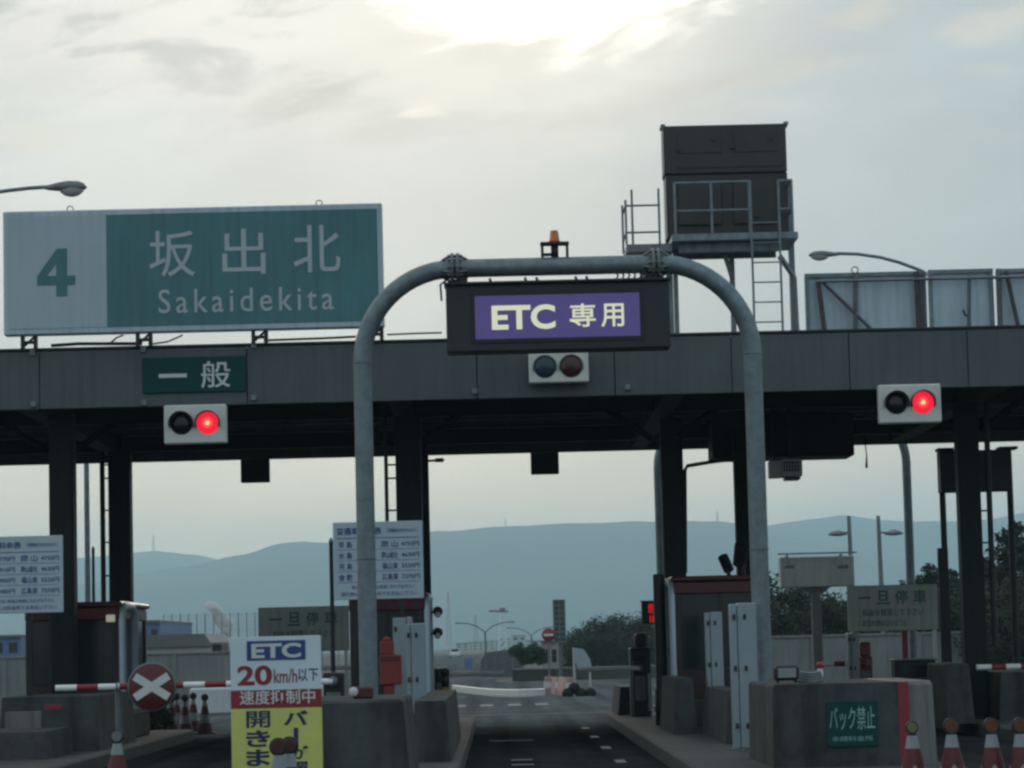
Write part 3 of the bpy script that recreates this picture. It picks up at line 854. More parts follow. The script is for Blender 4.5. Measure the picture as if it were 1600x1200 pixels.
street_lamp((70, 283, 136, 309), [(76, 292), (45, 294), (10, 298), (-40, 306), (-95, 320), (-130, 340), (-145, 370)], -138, 58, .055, 'grey cobra-head street lamp reaching in above the 4 sign')
street_lamp((1263, 392, 1312, 408), [(1306, 396), (1340, 397), (1375, 402), (1405, 410), (1440, 423), (1480, 450), (1505, 490)], 1518, 68, .055, 'grey cobra-head street lamp behind the roof signs at right')


def plain_pole(x, y0, y1, Y, w, m, label, name='utility_pole', zb=0.0):
    p = px(x, (y0 + y1) / 2, Y); zt_ = px(x, y0, Y).z; r = w / 2 / S(Y)
    t_ = thing(name, label, 'pole', (p.x, Y, zb))
    MB().tube([(p.x, Y, zb + .04), (p.x, Y, zt_ * .5), (p.x, Y, zt_)], [r * 1.25, r * 1.1, r], 12).build('shaft', m, t_)
    MB().lathe((p.x, Y, zb), [(r * 2.2, 0), (r * 2.2, .03), (r * 1.4, .12)], 12).build('base', m_galvd, t_)
    MB().lathe((p.x, Y, zt_), [(r * 1.15, 0), (r * 1.15, .05), (r * .3, .1)], 12).build('cap', m_galvd, t_)


plain_pole(136, 690, 940, 62, 8, m_galv, 'pale grey pole seen between the two left columns')
plain_pole(146, 862, 960, 52, 4.5, m_black, 'short thin black pole rising behind the left booth', 'antenna_pole', KT)
plain_pole(518, 850, 945, 43, 6, m_black, 'short black post at the left edge of the fee board', 'antenna_pole', KT)

# twin lamp masts over the trees on the right
for x, dr, l in ((1332, -1, 'tall thin pole with a flat lamp to its left, behind the trees'), (1378, 1, 'tall thin pole with a flat lamp to its right, behind the trees')):
    Y = 105; p = px(x, 900, Y); zt_ = px(x, 806, Y).z; za = px(x, 832, Y).z
    t_ = thing('lamp_mast', l, 'lamp post', (p.x, Y, 0), 'lamp masts with one flat head each')
    MB().tube([(p.x, Y, 0), (p.x - .06, Y, zt_)], [.12, .07], 10).build('pole', m_galvd, t_)
    MB().tube([(p.x - .05, Y, za), (p.x + dr * .6, Y, za)], .035, 8).build('arm', m_galvd, t_)
    mb = MB(); mb.lathe((p.x + dr * .5, Y, za - .08), [(.12, -.04), (.36, 0), (.3, .1), (.06, .18)], 14); mb.build('lamp_head', m_galvd, t_)

# ------------------------------------------------------------------ toll booths
def booth(x0, x1, ytop, Y, depth, trim_side, label):
    s = S(Y); a0 = px(x0, 1000, Y).x; a1 = px(x1, 1000, Y).x; zt_ = px((x0 + x1) / 2, ytop, Y).z
    zb_ = KT
    zs = 1.15
    t_ = thing('toll_booth', label, 'toll booth', ((a0 + a1) / 2, Y + depth / 2, zb_), 'dark red toll booths on the islands')
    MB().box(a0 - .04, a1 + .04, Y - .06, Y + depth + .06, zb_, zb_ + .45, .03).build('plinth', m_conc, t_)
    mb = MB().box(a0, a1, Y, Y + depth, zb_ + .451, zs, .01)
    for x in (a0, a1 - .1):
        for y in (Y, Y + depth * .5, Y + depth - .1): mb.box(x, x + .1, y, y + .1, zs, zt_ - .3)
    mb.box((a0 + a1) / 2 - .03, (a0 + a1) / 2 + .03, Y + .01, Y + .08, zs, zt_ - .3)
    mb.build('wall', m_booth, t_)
    MB().box(a0 - .01, a1 + .01, Y - .02, Y + depth + .02, zt_ - .299, zt_ - .09, .02).build('header', m_redd, t_)
    MB().box(a0 - .06, a1 + .06, Y - .08, Y + depth + .08, zt_ - .088, zt_, .035).build('roof', m_redd, t_)
    mb = MB().box(a0 + .1, a1 - .1, Y + .04, Y + .06, zs + .001, zt_ - .3)
    mb.build('window', m_gglass, t_)
    mb = MB().box(a0 + .03, a0 + .05, Y + .1, Y + depth - .1, zs + .001, zt_ - .3); mb.build('window', m_glass, t_)
    mb = MB().box(a1 - .05, a1 - .03, Y + .1, Y + depth - .1, zs + .001, zt_ - .3); mb.build('window', m_glass, t_)
    # rounded pale frame round the lane-side window
    xs = a1 + .012 if trim_side > 0 else a0 - .012
    pts = [(xs, Y + .08, zb_ + .5), (xs, Y + .08, zt_ - .3), (xs, Y + .14, zt_ - .15), (xs, Y + .3, zt_ - .08), (xs, Y + 1.5, zt_ - .08), (xs, Y + 1.66, zt_ - .15), (xs, Y + 1.72, zt_ - .3), (xs, Y + 1.72, zb_ + .5)]
    MB().tube(pts, .085, 8).build('window_frame', m_signback, t_)
    dr = MB().box(a0 + .2, a0 + .75, Y + depth + .001, Y + depth + .03, zb_ + .46, zt_ - .35, .01).build('door', m_redd, t_)
    MB().tube([(a0 + .68, Y + depth + .06, 1.1), (a0 + .68, Y + depth + .06, 1.3)], .015, 6).build('handle', m_galvd, dr)
    mb = MB().box(a0 + .25, a0 + .7, Y + .4, Y + .9, zb_ + .452, zs + .12, .02); mb.box(a0 + .35, a0 + .6, Y + .5, Y + .55, zs + .121, zs + .4, .01)
    mb.build('till', m_galvd, t_)
    return t_


booth(40, 186, 941, 46.5, 3.6, 1, 'dark brown toll booth behind the fee board at left edge')
booth(547, 664, 926, 46, 3.6, 1, 'dark red toll booth behind the fee board left of the ETC lane')
booth(1056, 1200, 899, 47, 3.6, -1, 'dark red toll booth right of the ETC lane beside the arch leg')

# small lamp on left booth
p = px(172, 966, 46.3)
tag(MB().box(p.x - .08, p.x + .06, 46.38, 46.48, p.z - .06, p.z + .06, .01).build('booth_lamp', mat('booth_lamp_lens', (.5, .48, .4), .4, emit=(.9, .85, .65), estr=.22), org=(p.x, 46.48, p.z - .06)), 'small pale lamp at the top right corner of the left booth', 'lamp')


# ------------------------------------------------------------------ fee boards
def fee_board(x0, y0, x1, y1, Y, label, posts):
    a = rc(x0, y0, x1, y1, Y); w = a[1] - a[0]; h = a[3] - a[2]
    t_ = thing('fee_board', label, 'notice board', ((a[0] + a[1]) / 2, Y, KT), 'white fee boards in front of the booths')
    MB().box(a[0], a[1], Y, Y + .05, a[2], a[3], .008).build('panel', m_feew, t_)
    mb = MB()
    def tx(s, u0, v0, u1, v1, b=.012): mb.text(s, a[0] + u0 * w, a[0] + u1 * w, a[3] - v1 * h, a[3] - v0 * h, Y - .002, b, .003)
    tx('普通車料金表', .04, .07, .54, .165, .02); tx('（消費税が含まれます）', .60, .09, .94, .145, .0)
    for i, (l1, p1, l2, p2) in enumerate((('早 島', '3770円', '岡 山', '4750円'), ('水 島', '3910円', '岡山総社', '4630円'), ('児 島', '2900円', '福山東', '5520円'), ('倉 敷', '4480円', '広島東', '7370円'))):
        v = .25 + i * .14
        tx(l1, .06, v, .21, v + .085); tx(p1, .27, v + .01, .47, v + .075); tx(l2, .54, v, .72, v + .085); tx(p2, .76, v + .01, .96, v + .075)
        mb.box(a[0] + .04 * w, a[1] - .04 * w, Y - .003, Y - .001, a[3] - (v + .11) * h, a[3] - (v + .105) * h)
    mb.box(a[0] + .04 * w, a[1] - .04 * w, Y - .003, Y - .001, a[3] - .215 * h, a[3] - .205 * h)
    tx('表示のない料金は係員におたずね下さい', .2, .815, .9, .865, .0); tx('通行券はこの料金所でお支払い下さい', .08, .9, .93, .955, .0)
    mb.build('lettering', m_ink, t_)
    for f in posts:
        x = a[0] + f * w; MB().box(x - .03, x + .03, Y + .051, Y + .11, KT, a[3] - .05, .005).build('post', m_black, t_)


fee_board(-43, 838, 98, 958, 43.0, 'white fee board half cut off by the left edge', (.1, .62))
fee_board(521, 815, 661, 936, 42.5, 'white fee board crossed by the arch\'s left leg', (.22, .75))


# ------------------------------------------------------------------ "stop here" boards
def stop_board(x0, y0, x1, y1, Y, label):
    a = rc(x0, y0, x1, y1, Y); w = a[1] - a[0]; h = a[3] - a[2]
    t_ = thing('stop_board', label, 'sign', ((a[0] + a[1]) / 2, Y, KT), 'beige stop-and-pay boards')
    MB().box(a[0], a[1], Y, Y + .1, a[2], a[3], .01).build('panel', m_beige, t_)
    mb = MB()
    for i, c in enumerate('一旦停車'):
        u = .12 + i * .205
        if c == '一': mb.text(c, a[0] + u * w, a[0] + (u + .14) * w, a[3] - .29 * h, a[3] - .25 * h, Y - .003, .01)
        else: mb.text(c, a[0] + u * w, a[0] + (u + .14) * w, a[3] - .42 * h, a[3] - .12 * h, Y - .003, .012)
    mb.text('料金を精算して下さい', a[0] + .16 * w, a[0] + .84 * w, a[3] - .68 * h, a[3] - .52 * h, Y - .003, .0)
    mb.text('お忘れ物のないように', a[0] + .16 * w, a[0] + .66 * w, a[3] - .91 * h, a[3] - .75 * h, Y - .003, .0)
    mb.build('lettering', m_lgreen, t_)
    for f in (.04, .96): x = a[0] + f * w; MB().box(x - .03, x + .03, Y + .02, Y + .08, KT, a[2] - .001).build('post', m_white, t_)


stop_board(404, 948, 545, 1018, 53.5, 'beige stop-and-pay board with green writing behind the yellow ETC board')
stop_board(1325, 914, 1465, 985, 53.5, 'beige stop-and-pay board with green writing over the right concrete block')

# ------------------------------------------------------------------ standing ETC board
YA = 26.0
a = rc(362, 996, 503, 1291, YA)
t_ = thing('etc_notice_board', 'white and yellow standing board reading ETC 20 km/h', 'sign', ((a[0] + a[1]) / 2, YA, KT))
a = (a[0], a[1], KT + .03, a[3])
zr = [px(432, y, YA).z for y in (1078, 1106)]
MB().box(a[0], a[1], YA, YA + .03, zr[0], a[3], .004).build('white_panel', m_boardw, t_)
MB().box(a[0], a[1], YA - .001, YA + .029, zr[1], zr[0] - .001).build('red_panel', m_red, t_)
MB().box(a[0], a[1], YA, YA + .03, a[2], zr[1] - .001, .004).build('yellow_panel', m_yellow, t_)
b = rc(386, 1001, 477, 1031, YA); MB().box(b[0], b[1], YA - .006, YA - .0005, b[2], b[3]).build('blue_panel', m_blue, t_)
MB().ptext('ETC', 393, 1005, 470, 1028, YA - .008, .035, .002).build('lettering', m_lettw, t_)
MB().ptext('速度抑制中', 375, 1078, 492, 1100, YA - .004, .012, .002).build('lettering', m_lettw, t_)
MB().ptext('20', 371, 1040, 425, 1071, YA - .002, .03, .002).build('lettering', m_red, t_)
MB().ptext('km/h', 428, 1045, 464, 1067, YA - .002, .008, .002).build('lettering', m_red, t_)
mb = MB().ptext('以下', 466, 1044, 497, 1064, YA - .002, .006, .002)
for i, c in enumerate('開きます'): mb.ptext(c, 385, 1111 + i * 30, 422, 1137 + i * 30, YA - .002, .016 if c == '開' else .03, .002)
for i, (c, q) in enumerate((('バ', (443, 1110, 481, 1133)), ('ー', None), ('が', (455, 1165, 482, 1186)), ('遅', (455, 1190, 482, 1214)), ('く', (455, 1220, 482, 1244)))):
    if q: mb.ptext(c, *q, YA - .002, .016 if c == '開' else .03, .002)
    else: mb.pbox(459, 1137, 466, 1160, YA - .004, .003)
mb.build('lettering', m_navy, t_)
mb = MB()
for x in (a[0] + .08, a[1] - .08):
    mb.box(x - .02, x + .02, YA + .031, YA + .06, KT, a[3] - .1); mb.bar((x, YA + .06, 1.2), (x, YA + .6, KT + .02), .015)
mb.build('stand', m_galvd, t_)


# ------------------------------------------------------------------ cones
def cone_mesh(c, H, r0, r1, parent, zigzag=True):
    """red cone with white bands; returns nothing"""
    c = Vector(c); n = 24
    lv = [0, .08, .30, .34, .56, .62, .84, 1.0]
    mb = MB()
    rings = []
    for i, f in enumerate(lv):
        amp = .15 if zigzag and i in (2, 3, 4, 5) else 0
        rings.append([c + Vector((math.cos(2 * math.pi * k / n) * (r0 + (r1 - r0) * f), math.sin(2 * math.pi * k / n) * (r0 + (r1 - r0) * f), H * (f + amp * (abs(((k - 18) % 6) / 3 - 1) - .5)))) for k in range(n)])
    for i in range(len(lv) - 1):
        mb.m = 1 if i in (2, 3, 6) else 0
        vs = rings[i] + rings[i + 1]
        mb.add(vs, [(k, (k + 1) % n, n + (k + 1) % n, n + k) for k in range(n)], True)
    mb.m = 1; mb.add(rings[-1], [tuple(range(n))])
    mb.build('body', [mat('cone_red', (.095, .009, .013), .55, 0, .15, 6, spots=.2), mat('cone_white', (.24, .27, .28), .55, 0, .1, 6, spots=.2)], parent)
    b = r0 * 1.35
    MB().box(c.x - b, c.x + b, c.y - b, c.y + b, c.z - .03, c.z - .001, .01).build('foot', m_rubber, parent)


def lamp_cone(x, ytop, Y, zb, label, m=m_orange, lampr=.066, top=None):
    p = px(x, ytop, Y); H = .70
    t_ = thing('traffic_cone', label, 'traffic cone', (p.x, Y, zb), 'red and white cones with orange lamps')
    cone_mesh((p.x, Y, zb + .03), H, .17, .045, t_)
    z = zb + .73
    ln = MB().lathe((p.x, Y - .035, z + .07), [(lampr * .82, 0), (lampr * .88, .006), (lampr * .9, .012), (lampr * .9, .06), (lampr * .7, .07)], 24, 'y', True).build('lamp', m, t_)
    MB().lathe((p.x, Y - .012, z + .07), [(lampr * 1.02, -.014), (lampr * 1.12, -.01), (lampr * 1.12, .03), (lampr * .92, .035)], 24, 'y', True).build('ring', m_black, ln)
    MB().lathe((p.x, Y, zb + .729), [(.04, 0), (.035, .03)], 10).build('lamp_base', m_black, t_)
    return t_


m_amber = mat('amber_reflector', (.12, .034, .008), .35, 0, .2, 12)
YC = 25.0
lamp_cone(1424, 1120, YC, 0, 'red and white cone with a yellowish lamp before the red-striped block', mat('yellow_reflector', (.14, .155, .06), .35), .05)
lamp_cone(1486, 1133, YC, 0, 'red and white cone with an orange lamp, second from the striped block', m_amber)
lamp_cone(1549, 1143, YC - .2, 0, 'red and white cone with an orange lamp, third from the striped block', m_amber)
lamp_cone(1594, 1150, YC - .3, 0, 'red and white cone with an orange lamp cut off by the right edge', m_amber)
m_maroon = mat('dark_red_reflector', (.06, .010, .008), .3, 0, .2, 12)
lamp_cone(435, 1163, 24.0, 0, 'cone with a dark red lamp in front of the yellow board, left of two', m_maroon, .07)
lamp_cone(452, 1158, 24.3, 0.0, 'cone with a brownish lamp in front of the yellow board, right of two', mat('brown_reflector', (.075, .022, .01), .3, 0, .2, 12), .07)
lamp_cone(183, 1150, 28.3, 0.0, 'red and white cone at the lower left beside the left island', mat('clear_reflector', (.15, .16, .16), .4), .06)

# cones with black balls in the left lane
first = None
for i, (x, yt, yb) in enumerate(((320, 1093, 1146), (302, 1101, 1141), (289, 1094, 1146), (276, 1100, 1141), (268, 1097, 1147), (256, 1104, 1144))):
    Y = 1.6 * FPX / (yb - 1022); p = px(x, 1100, Y)
    lab = ('red and white cone nearest the yellow board in the left-lane row', 'shorter cone set back between the first two black-topped cones', 'black-topped cone, second in the front of the left-lane row', 'cone set back behind the third black-topped cone', 'third black-topped cone of the left-lane row from the yellow board', 'cone at the leafy end of the left-lane row')[i]
    if first is None:
        first = thing('ball_top_cone', lab, 'traffic cone', (p.x, Y, 0), 'row of cones closing the left lane')
        cone_mesh((p.x, Y, .03), .62, .16, .04, first, False)
        mb = MB().lathe((p.x, Y, .65), [(.02, 0), (.055, .02), (.075, .06), (.075, .09), (.055, .13), (.015, .15)], 12); mb.build('ball', m_rubber, first)
    else: dup(first, (p.x, Y, 0), lab)

# ------------------------------------------------------------------ concrete blocks at the island noses
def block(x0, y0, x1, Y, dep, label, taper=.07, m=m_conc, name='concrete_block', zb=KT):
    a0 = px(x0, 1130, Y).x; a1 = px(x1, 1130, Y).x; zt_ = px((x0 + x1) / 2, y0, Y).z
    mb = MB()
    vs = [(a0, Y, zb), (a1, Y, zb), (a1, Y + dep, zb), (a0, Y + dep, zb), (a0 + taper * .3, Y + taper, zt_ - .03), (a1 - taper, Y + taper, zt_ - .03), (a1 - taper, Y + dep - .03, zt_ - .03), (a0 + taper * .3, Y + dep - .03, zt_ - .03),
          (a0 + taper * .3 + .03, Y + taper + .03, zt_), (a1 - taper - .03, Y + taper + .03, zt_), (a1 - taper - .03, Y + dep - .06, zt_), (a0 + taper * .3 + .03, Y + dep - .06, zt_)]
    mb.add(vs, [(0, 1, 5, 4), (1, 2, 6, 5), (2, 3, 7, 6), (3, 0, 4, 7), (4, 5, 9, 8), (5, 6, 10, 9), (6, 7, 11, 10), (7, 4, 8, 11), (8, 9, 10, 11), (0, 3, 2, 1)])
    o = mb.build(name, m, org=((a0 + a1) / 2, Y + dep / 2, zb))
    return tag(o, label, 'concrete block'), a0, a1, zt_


o, a0, a1, zt_ = block(400, 1095, 640, 29.5, 3.2, 'streaked concrete block behind the yellow ETC board')
# right block: front slab, red stripe and rounded end coloured paler for side light
YK = 31.0
a0 = px(1207, 1130, YK).x; a1 = px(1405, 1130, YK).x; a2 = px(1421, 1130, YK).x; a3 = px(1472, 1130, YK).x; zt_ = px(1330, 1067, YK).z
t_ = thing('island_nose_block', 'large concrete block with red stripe and green back-up ban sign', 'concrete block', ((a0 + a3) / 2, YK + 1.5, KT))
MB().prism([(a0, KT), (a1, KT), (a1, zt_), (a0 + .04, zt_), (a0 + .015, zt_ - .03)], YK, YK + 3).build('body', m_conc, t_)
MB().prism([(a1 + .001, KT), (a2, KT), (a2, zt_), (a1 + .001, zt_)], YK - .002, YK + 3).build('red_stripe', m_red, t_)
mb = MB(); n = 8; vs = []
for z, f in ((KT, 1.0), (zt_ - .04, .93), (zt_, .86)):
    for k in range(n + 1): an = math.pi / 2 * k / n; vs.append((a2 + .001 + (a3 - a2) * f * math.sin(an), YK + .5 - .5 * f * math.cos(an), z))
    vs += [(a2 + .001 + (a3 - a2) * f, YK + 3, z), (a2 + .001, YK + 3, z)]
k = n + 3
fs = [(j * k + i, j * k + (i + 1) % k, (j + 1) * k + (i + 1) % k, (j + 1) * k + i) for j in range(2) for i in range(k)] + [tuple(range(2 * k, 3 * k))]
mb.add(vs, fs).build('rounded_end', m_concl, t_)
b = rc(1292, 1096, 1371, 1166, YK - .02)
t2 = thing('reverse_ban_sign', 'green sign reading バック禁止 fixed to the front of the right block', 'sign', ((b[0] + b[1]) / 2, YK - .01, b[2]))
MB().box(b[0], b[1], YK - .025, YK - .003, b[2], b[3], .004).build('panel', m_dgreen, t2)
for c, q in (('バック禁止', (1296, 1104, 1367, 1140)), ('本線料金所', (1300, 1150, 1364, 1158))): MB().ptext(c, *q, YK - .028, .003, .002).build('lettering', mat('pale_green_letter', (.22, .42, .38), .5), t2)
# things on top of the right block
p = px(1229, 1052, YK + .6)
t2 = thing('floodlight', 'grey framed floodlight lying on the left end of the right block', 'floodlight', (p.x, YK + .6, zt_))
MB().box(p.x - .14, p.x + .14, YK + .55, YK + .7, zt_ + .035, zt_ + .2, .03).build('housing', m_black, t2)
MB().box(p.x - .1, p.x + .1, YK + .54, YK + .549, zt_ + .065, zt_ + .17, .004).build('glass', mat('floodlight_glass', (.22, .26, .26), .2), t2)
MB().tube([(p.x - .1, YK + .62, zt_ + .01), (p.x - .1, YK + .62, zt_ + .036)], .02, 8).tube([(p.x + .1, YK + .62, zt_ + .01), (p.x + .1, YK + .62, zt_ + .036)], .02, 8).build('foot', m_black, t2)
p = px(1268, 1058, YK + .7)
mb = MB()
for j in range(4): mb.tube([(p.x + (.14 - j * .01) * math.cos(k * .42), YK + .8 + .12 * math.sin(k * .42), zt_ + .02 + .03 * j + .008 * math.sin(k)) for k in range(16)], .017, 6)
tag(mb.build('cable_coil', m_galvd, org=(p.x, YK + .8, zt_)), 'coil of grey cable beside the floodlight on the right block', 'cable')
p = px(1283, 1048, YK + 1)
t2 = thing('marker_post', 'short white post with a cap standing on the right block', 'post', (p.x, YK + 1.1, zt_))
MB().lathe((p.x, YK + 1.1, zt_), [(.05, 0), (.045, .02), (.035, .021), (.03, .16)], 12).build('post', m_white, t2)
MB().lathe((p.x, YK + 1.1, zt_ + .161), [(.045, 0), (.045, .05), (.02, .07)], 12).build('cap', m_red, t2)

# red alarm lamp on the left block
Y = 30.2; p = px(566, 1083, Y); zl = px(520, 1095, 29.5).z
t2 = thing('warning_lamp', 'dark red box lamp with a white disc on the left block', 'lamp', (p.x, Y, zl))
MB().box(p.x - .1, p.x + .12, Y - .06, Y + .08, zl, zl + .13, .02).build('body', m_redd, t2)
MB().lathe((p.x - .09, Y - .075, zl + .08), [(.045, 0), (.05, .01), (.05, .03), (.035, .04)], 14, 'y').build('disc', m_tape, t2)

# ------------------------------------------------------------------ vehicle detectors (pale upright panels)
def detector(x0, x1, ytop, Y, label, side):
    a = px(x0, 1050, Y).x; b = px(x1, 1050, Y).x; zt_ = px((x0 + x1) / 2, ytop, Y).z; w = b - a
    t_ = thing('vehicle_detector', label, 'vehicle detector', ((a + b) / 2, Y, KT), 'pale upright vehicle detector posts')
    c = a + (.27 * w if side > 0 else .73 * w)
    MB().box(a, c - .004, Y + .02, Y + .3, KT + .03, zt_ - .01, .008).build('side_cover', m_panelw, t_)
    MB().box(c + .002, b, Y, Y + .3, KT + .03, zt_, .012).build('front_cover', m_panelw, t_)
    mb = MB()
    for f in (.12, .47, .86):
        z = KT + .05 + (zt_ - KT) * (1 - f)
        for xx in (a + .14 * w, c + .28 * w): MB().box(xx - .017, xx + .017, Y - .016, Y + .0195, z - .034, z + .034, .005).build('latch', m_black, t_)
    MB().box(a - .03, b + .03, Y - .02, Y + .32, KT, KT + .029).build('base', m_galvd, t_)


detector(1144, 1184, 942, 36.2, 'pale grey detector post in front of the arch\'s right leg', 1)
detector(1105, 1131, 956, 44.5, 'pale grey detector post by the right booth door', 1)
detector(615, 645, 964, 42.0, 'pale grey detector post beside the red box, farther of two', -1)
detector(635, 665, 974, 39.0, 'pale grey detector post at the ETC lane\'s left kerb, nearer of two', 1)

# red alarm cabinet
Y = 41.4; a = rc(593, 1023, 627, 1070, Y); b = rc(593, 996, 615, 1023, Y); c = rc(600, 1070, 616, 1092, Y)
t_ = thing('alarm_cabinet', 'bright red stepped cabinet beside the arch\'s left leg', 'cabinet', ((a[0] + a[1]) / 2, Y, KT))
m_brightred = mat('bright_red_paint', (.21, .024, .018), .5, 0, .1, 4)
MB().box(a[0], a[1], Y, Y + .2, a[2], a[3], .015).build('body', m_brightred, t_)
mb = MB().box(b[0], b[1], Y + .01, Y + .18, b[2] + .001, b[3] - .06, .012).lathe(((b[0] + b[1]) / 2, Y + .1, b[3] - .061), [(.07, 0), (.06, .05), (.02, .07)], 14); mb.build('top_box', m_brightred, t_)
MB().box(c[0], c[1], Y + .03, Y + .17, KT, a[2] - .001, .01).build('pedestal', m_brightred, t_)
MB().box(a[0] + .03, a[1] - .03, Y - .008, Y - .001, a[3] - .09, a[3] - .03).build('label_plate', m_redd, t_)

# dark kerbside guard walls
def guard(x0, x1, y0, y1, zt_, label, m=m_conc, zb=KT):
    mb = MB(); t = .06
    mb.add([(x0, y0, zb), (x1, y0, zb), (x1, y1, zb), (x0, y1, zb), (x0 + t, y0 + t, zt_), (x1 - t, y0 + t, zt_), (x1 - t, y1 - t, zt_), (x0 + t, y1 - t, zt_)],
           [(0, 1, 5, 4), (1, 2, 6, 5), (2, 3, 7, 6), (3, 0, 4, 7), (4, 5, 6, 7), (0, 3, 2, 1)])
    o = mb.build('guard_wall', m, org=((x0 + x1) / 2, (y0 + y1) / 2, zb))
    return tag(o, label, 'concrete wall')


guard(-1.12, -.62, 35.0, 44, .95, 'low dark concrete guard wall along the ETC lane\'s left kerb')
guard(2.62, 3.0, 43.2, 46.8, 1.05, 'sloped concrete guard in front of the right booth')
guard(3.05, 3.45, 38.6, 43.0, .92, 'short concrete guard behind the pale detector post on the right')
guard(3.6, 4.75, 36.6, 44.0, 1.0, 'concrete guard wall behind the right block')
Y = 36.5; q = px(1199, 1084, Y)
mb = MB(); mb.box(q.x - .12, q.x + .3, Y - .02, Y + .05, q.z - .07, q.z + .08, .01); mb.m = 1
for k in range(3): mb.box(q.x - .1 + k * .11, q.x - .05 + k * .11, Y - .024, Y - .021, q.z - .05, q.z - .02)
tag(mb.build('reflector_plate', [m_red, m_tape], org=(q.x, Y, q.z - .07)), 'red reflector strip with white marks left of the big right block', 'reflector')

# ------------------------------------------------------------------ left island things
guard(-7.45, -5.95, 42, 46.3, 1.02, 'broad concrete guard block under the left booth')
guard(-8.6, -6.25, 39.2, 41.5, .58, 'low rounded concrete nose at the bottom left corner')
Y = 41.6; a = rc(8, 1112, 64, 1146, Y)
tag(MB().box(a[0], a[1], Y, Y + .05, a[2], a[3], .006).build('blank_plate', m_concl, org=((a[0] + a[1]) / 2, Y, a[2])), 'pale blank plate leaning on concrete at the lower left', 'plate')
MB_ = MB().box(a[0], a[1], Y + .06, Y + .1, KT, a[2] + .05); tag(MB_.build('plate_stand', m_conc, org=((a[0] + a[1]) / 2, Y + .08, KT)), 'dark stand behind the pale blank plate at lower left', 'stand')
Y = 41.9; a = rc(70, 1101, 96, 1109, Y)
tag(MB().box(a[0], a[1], Y, Y + .03, a[2], a[3], .004).build('reflector_plate', m_red, org=((a[0] + a[1]) / 2, Y, a[2])), 'small red reflector on the left concrete block', 'reflector')


# barrier arms
def striped(mb, p, q, r, n, start=0):
    p, q = Vector(p), Vector(q)
    for k in range(n): mb.m = (k + start) % 2; mb.tube([p.lerp(q, k / n), p.lerp(q, (k + 1) / n)], r, 10)


def barrier(p, q, post, r, n, label, start=0, m_body=m_black, bodyw=.14, zb=KT, disc=None):
    t_ = thing('barrier_gate', label, 'barrier', (post[0], post[1], zb), 'striped barrier arms across the lanes')
    mb = MB(); striped(mb, p, q, r, n, start); mb.build('arm', [mat('arm_white', (.80, .81, .80), .45, 0, .06, 8), m_red], t_)
    w = bodyw; z = Vector(p).z
    bd = MB().box(post[0] - w, post[0] + w, post[1] + .08, post[1] + .08 + 2 * w, zb + .02, z + .12, .02).build('machine', m_body, t_)
    MB().box(post[0] - w * .7, post[0] + w * .7, post[1] + .07, post[1] + .079, zb + .3, z - .15, .002).build('hatch', m_galvd, bd)
    MB().lathe((post[0], post[1] - .03, z), [(.07, 0), (.07, .11)], 14, 'y').build('pivot', m_galvd, t_)
    return t_


Y = 39.0
p, q = px(520, 1063, Y), px(87, 1078, Y); q.z = p.z = (px(300, 1070, Y).z)
t_ = barrier(p, q, (p.x, Y), .045, 13, 'red and white barrier arm closing the left lane')
# its round X plate
c = px(237, 1073, Y - .1)
t_ = thing('no_passage_sign', 'round red sign with white X hung on the left barrier arm', 'sign', (c.x, Y - .1, c.z - .33))
MB().lathe((c.x, Y - .09, c.z), [(.335, -.008), (.335, .02), (.315, .03)], 40, 'y').build('plate', m_galv, t_)
MB().lathe((c.x, Y - .09, c.z), [(.01, -.011), (.312, -.011), (.315, -.0085)], 40, 'y').build('red_face', mat('sign_red', (0.10, 0.010, 0.014), 0.45, 0, .1, 4), t_)
mb = MB()
for s in (-1, 1):
    an = R_(32) * s; d = Vector((math.cos(an), 0, math.sin(an))); e = Vector((-d.z, 0, d.x)); o0 = Vector((c.x, Y - .1025 - .0015 * s, c.z))
    vs = [o0 + d * .275 * i + e * .055 * j + Vector((0, -.002, 0)) * k for k in (0, 1) for i, j in ((-1, -1), (1, -1), (1, 1), (-1, 1))]
    mb.add(vs, [(0, 1, 2, 3), (4, 5, 6, 7), (0, 1, 5, 4), (1, 2, 6, 5), (2, 3, 7, 6), (3, 0, 4, 7)])
mb.build('cross', m_lettw, t_)
MB().box(c.x - .04, c.x + .04, Y - .065, Y - .047, c.z - .2, c.z + .2).build('clamp', m_galvd, t_)
# rest post for that arm
Y2 = 39.0; r0 = px(184, 1130, Y2)
t_ = thing('arm_rest_post', 'slim grey post holding up the left barrier arm', 'post', (r0.x, Y2, 0))
MB().tube([(r0.x, Y2 + .12, .03), (r0.x, Y2 + .12, p.z - .05)], .05, 12).build('shaft', m_galvd, t_)
MB().lathe((r0.x, Y2 + .12, 0), [(.16, 0), (.16, .03)], 16).build('base', m_black, t_)
MB().tube([(r0.x, Y2 + .05, p.z + .06), (r0.x, Y2 + .09, p.z - .06), (r0.x, Y2 - .06, p.z - .062), (r0.x, Y2 - .06, p.z + .06)], .012, 6).build('fork', m_galvd, t_)

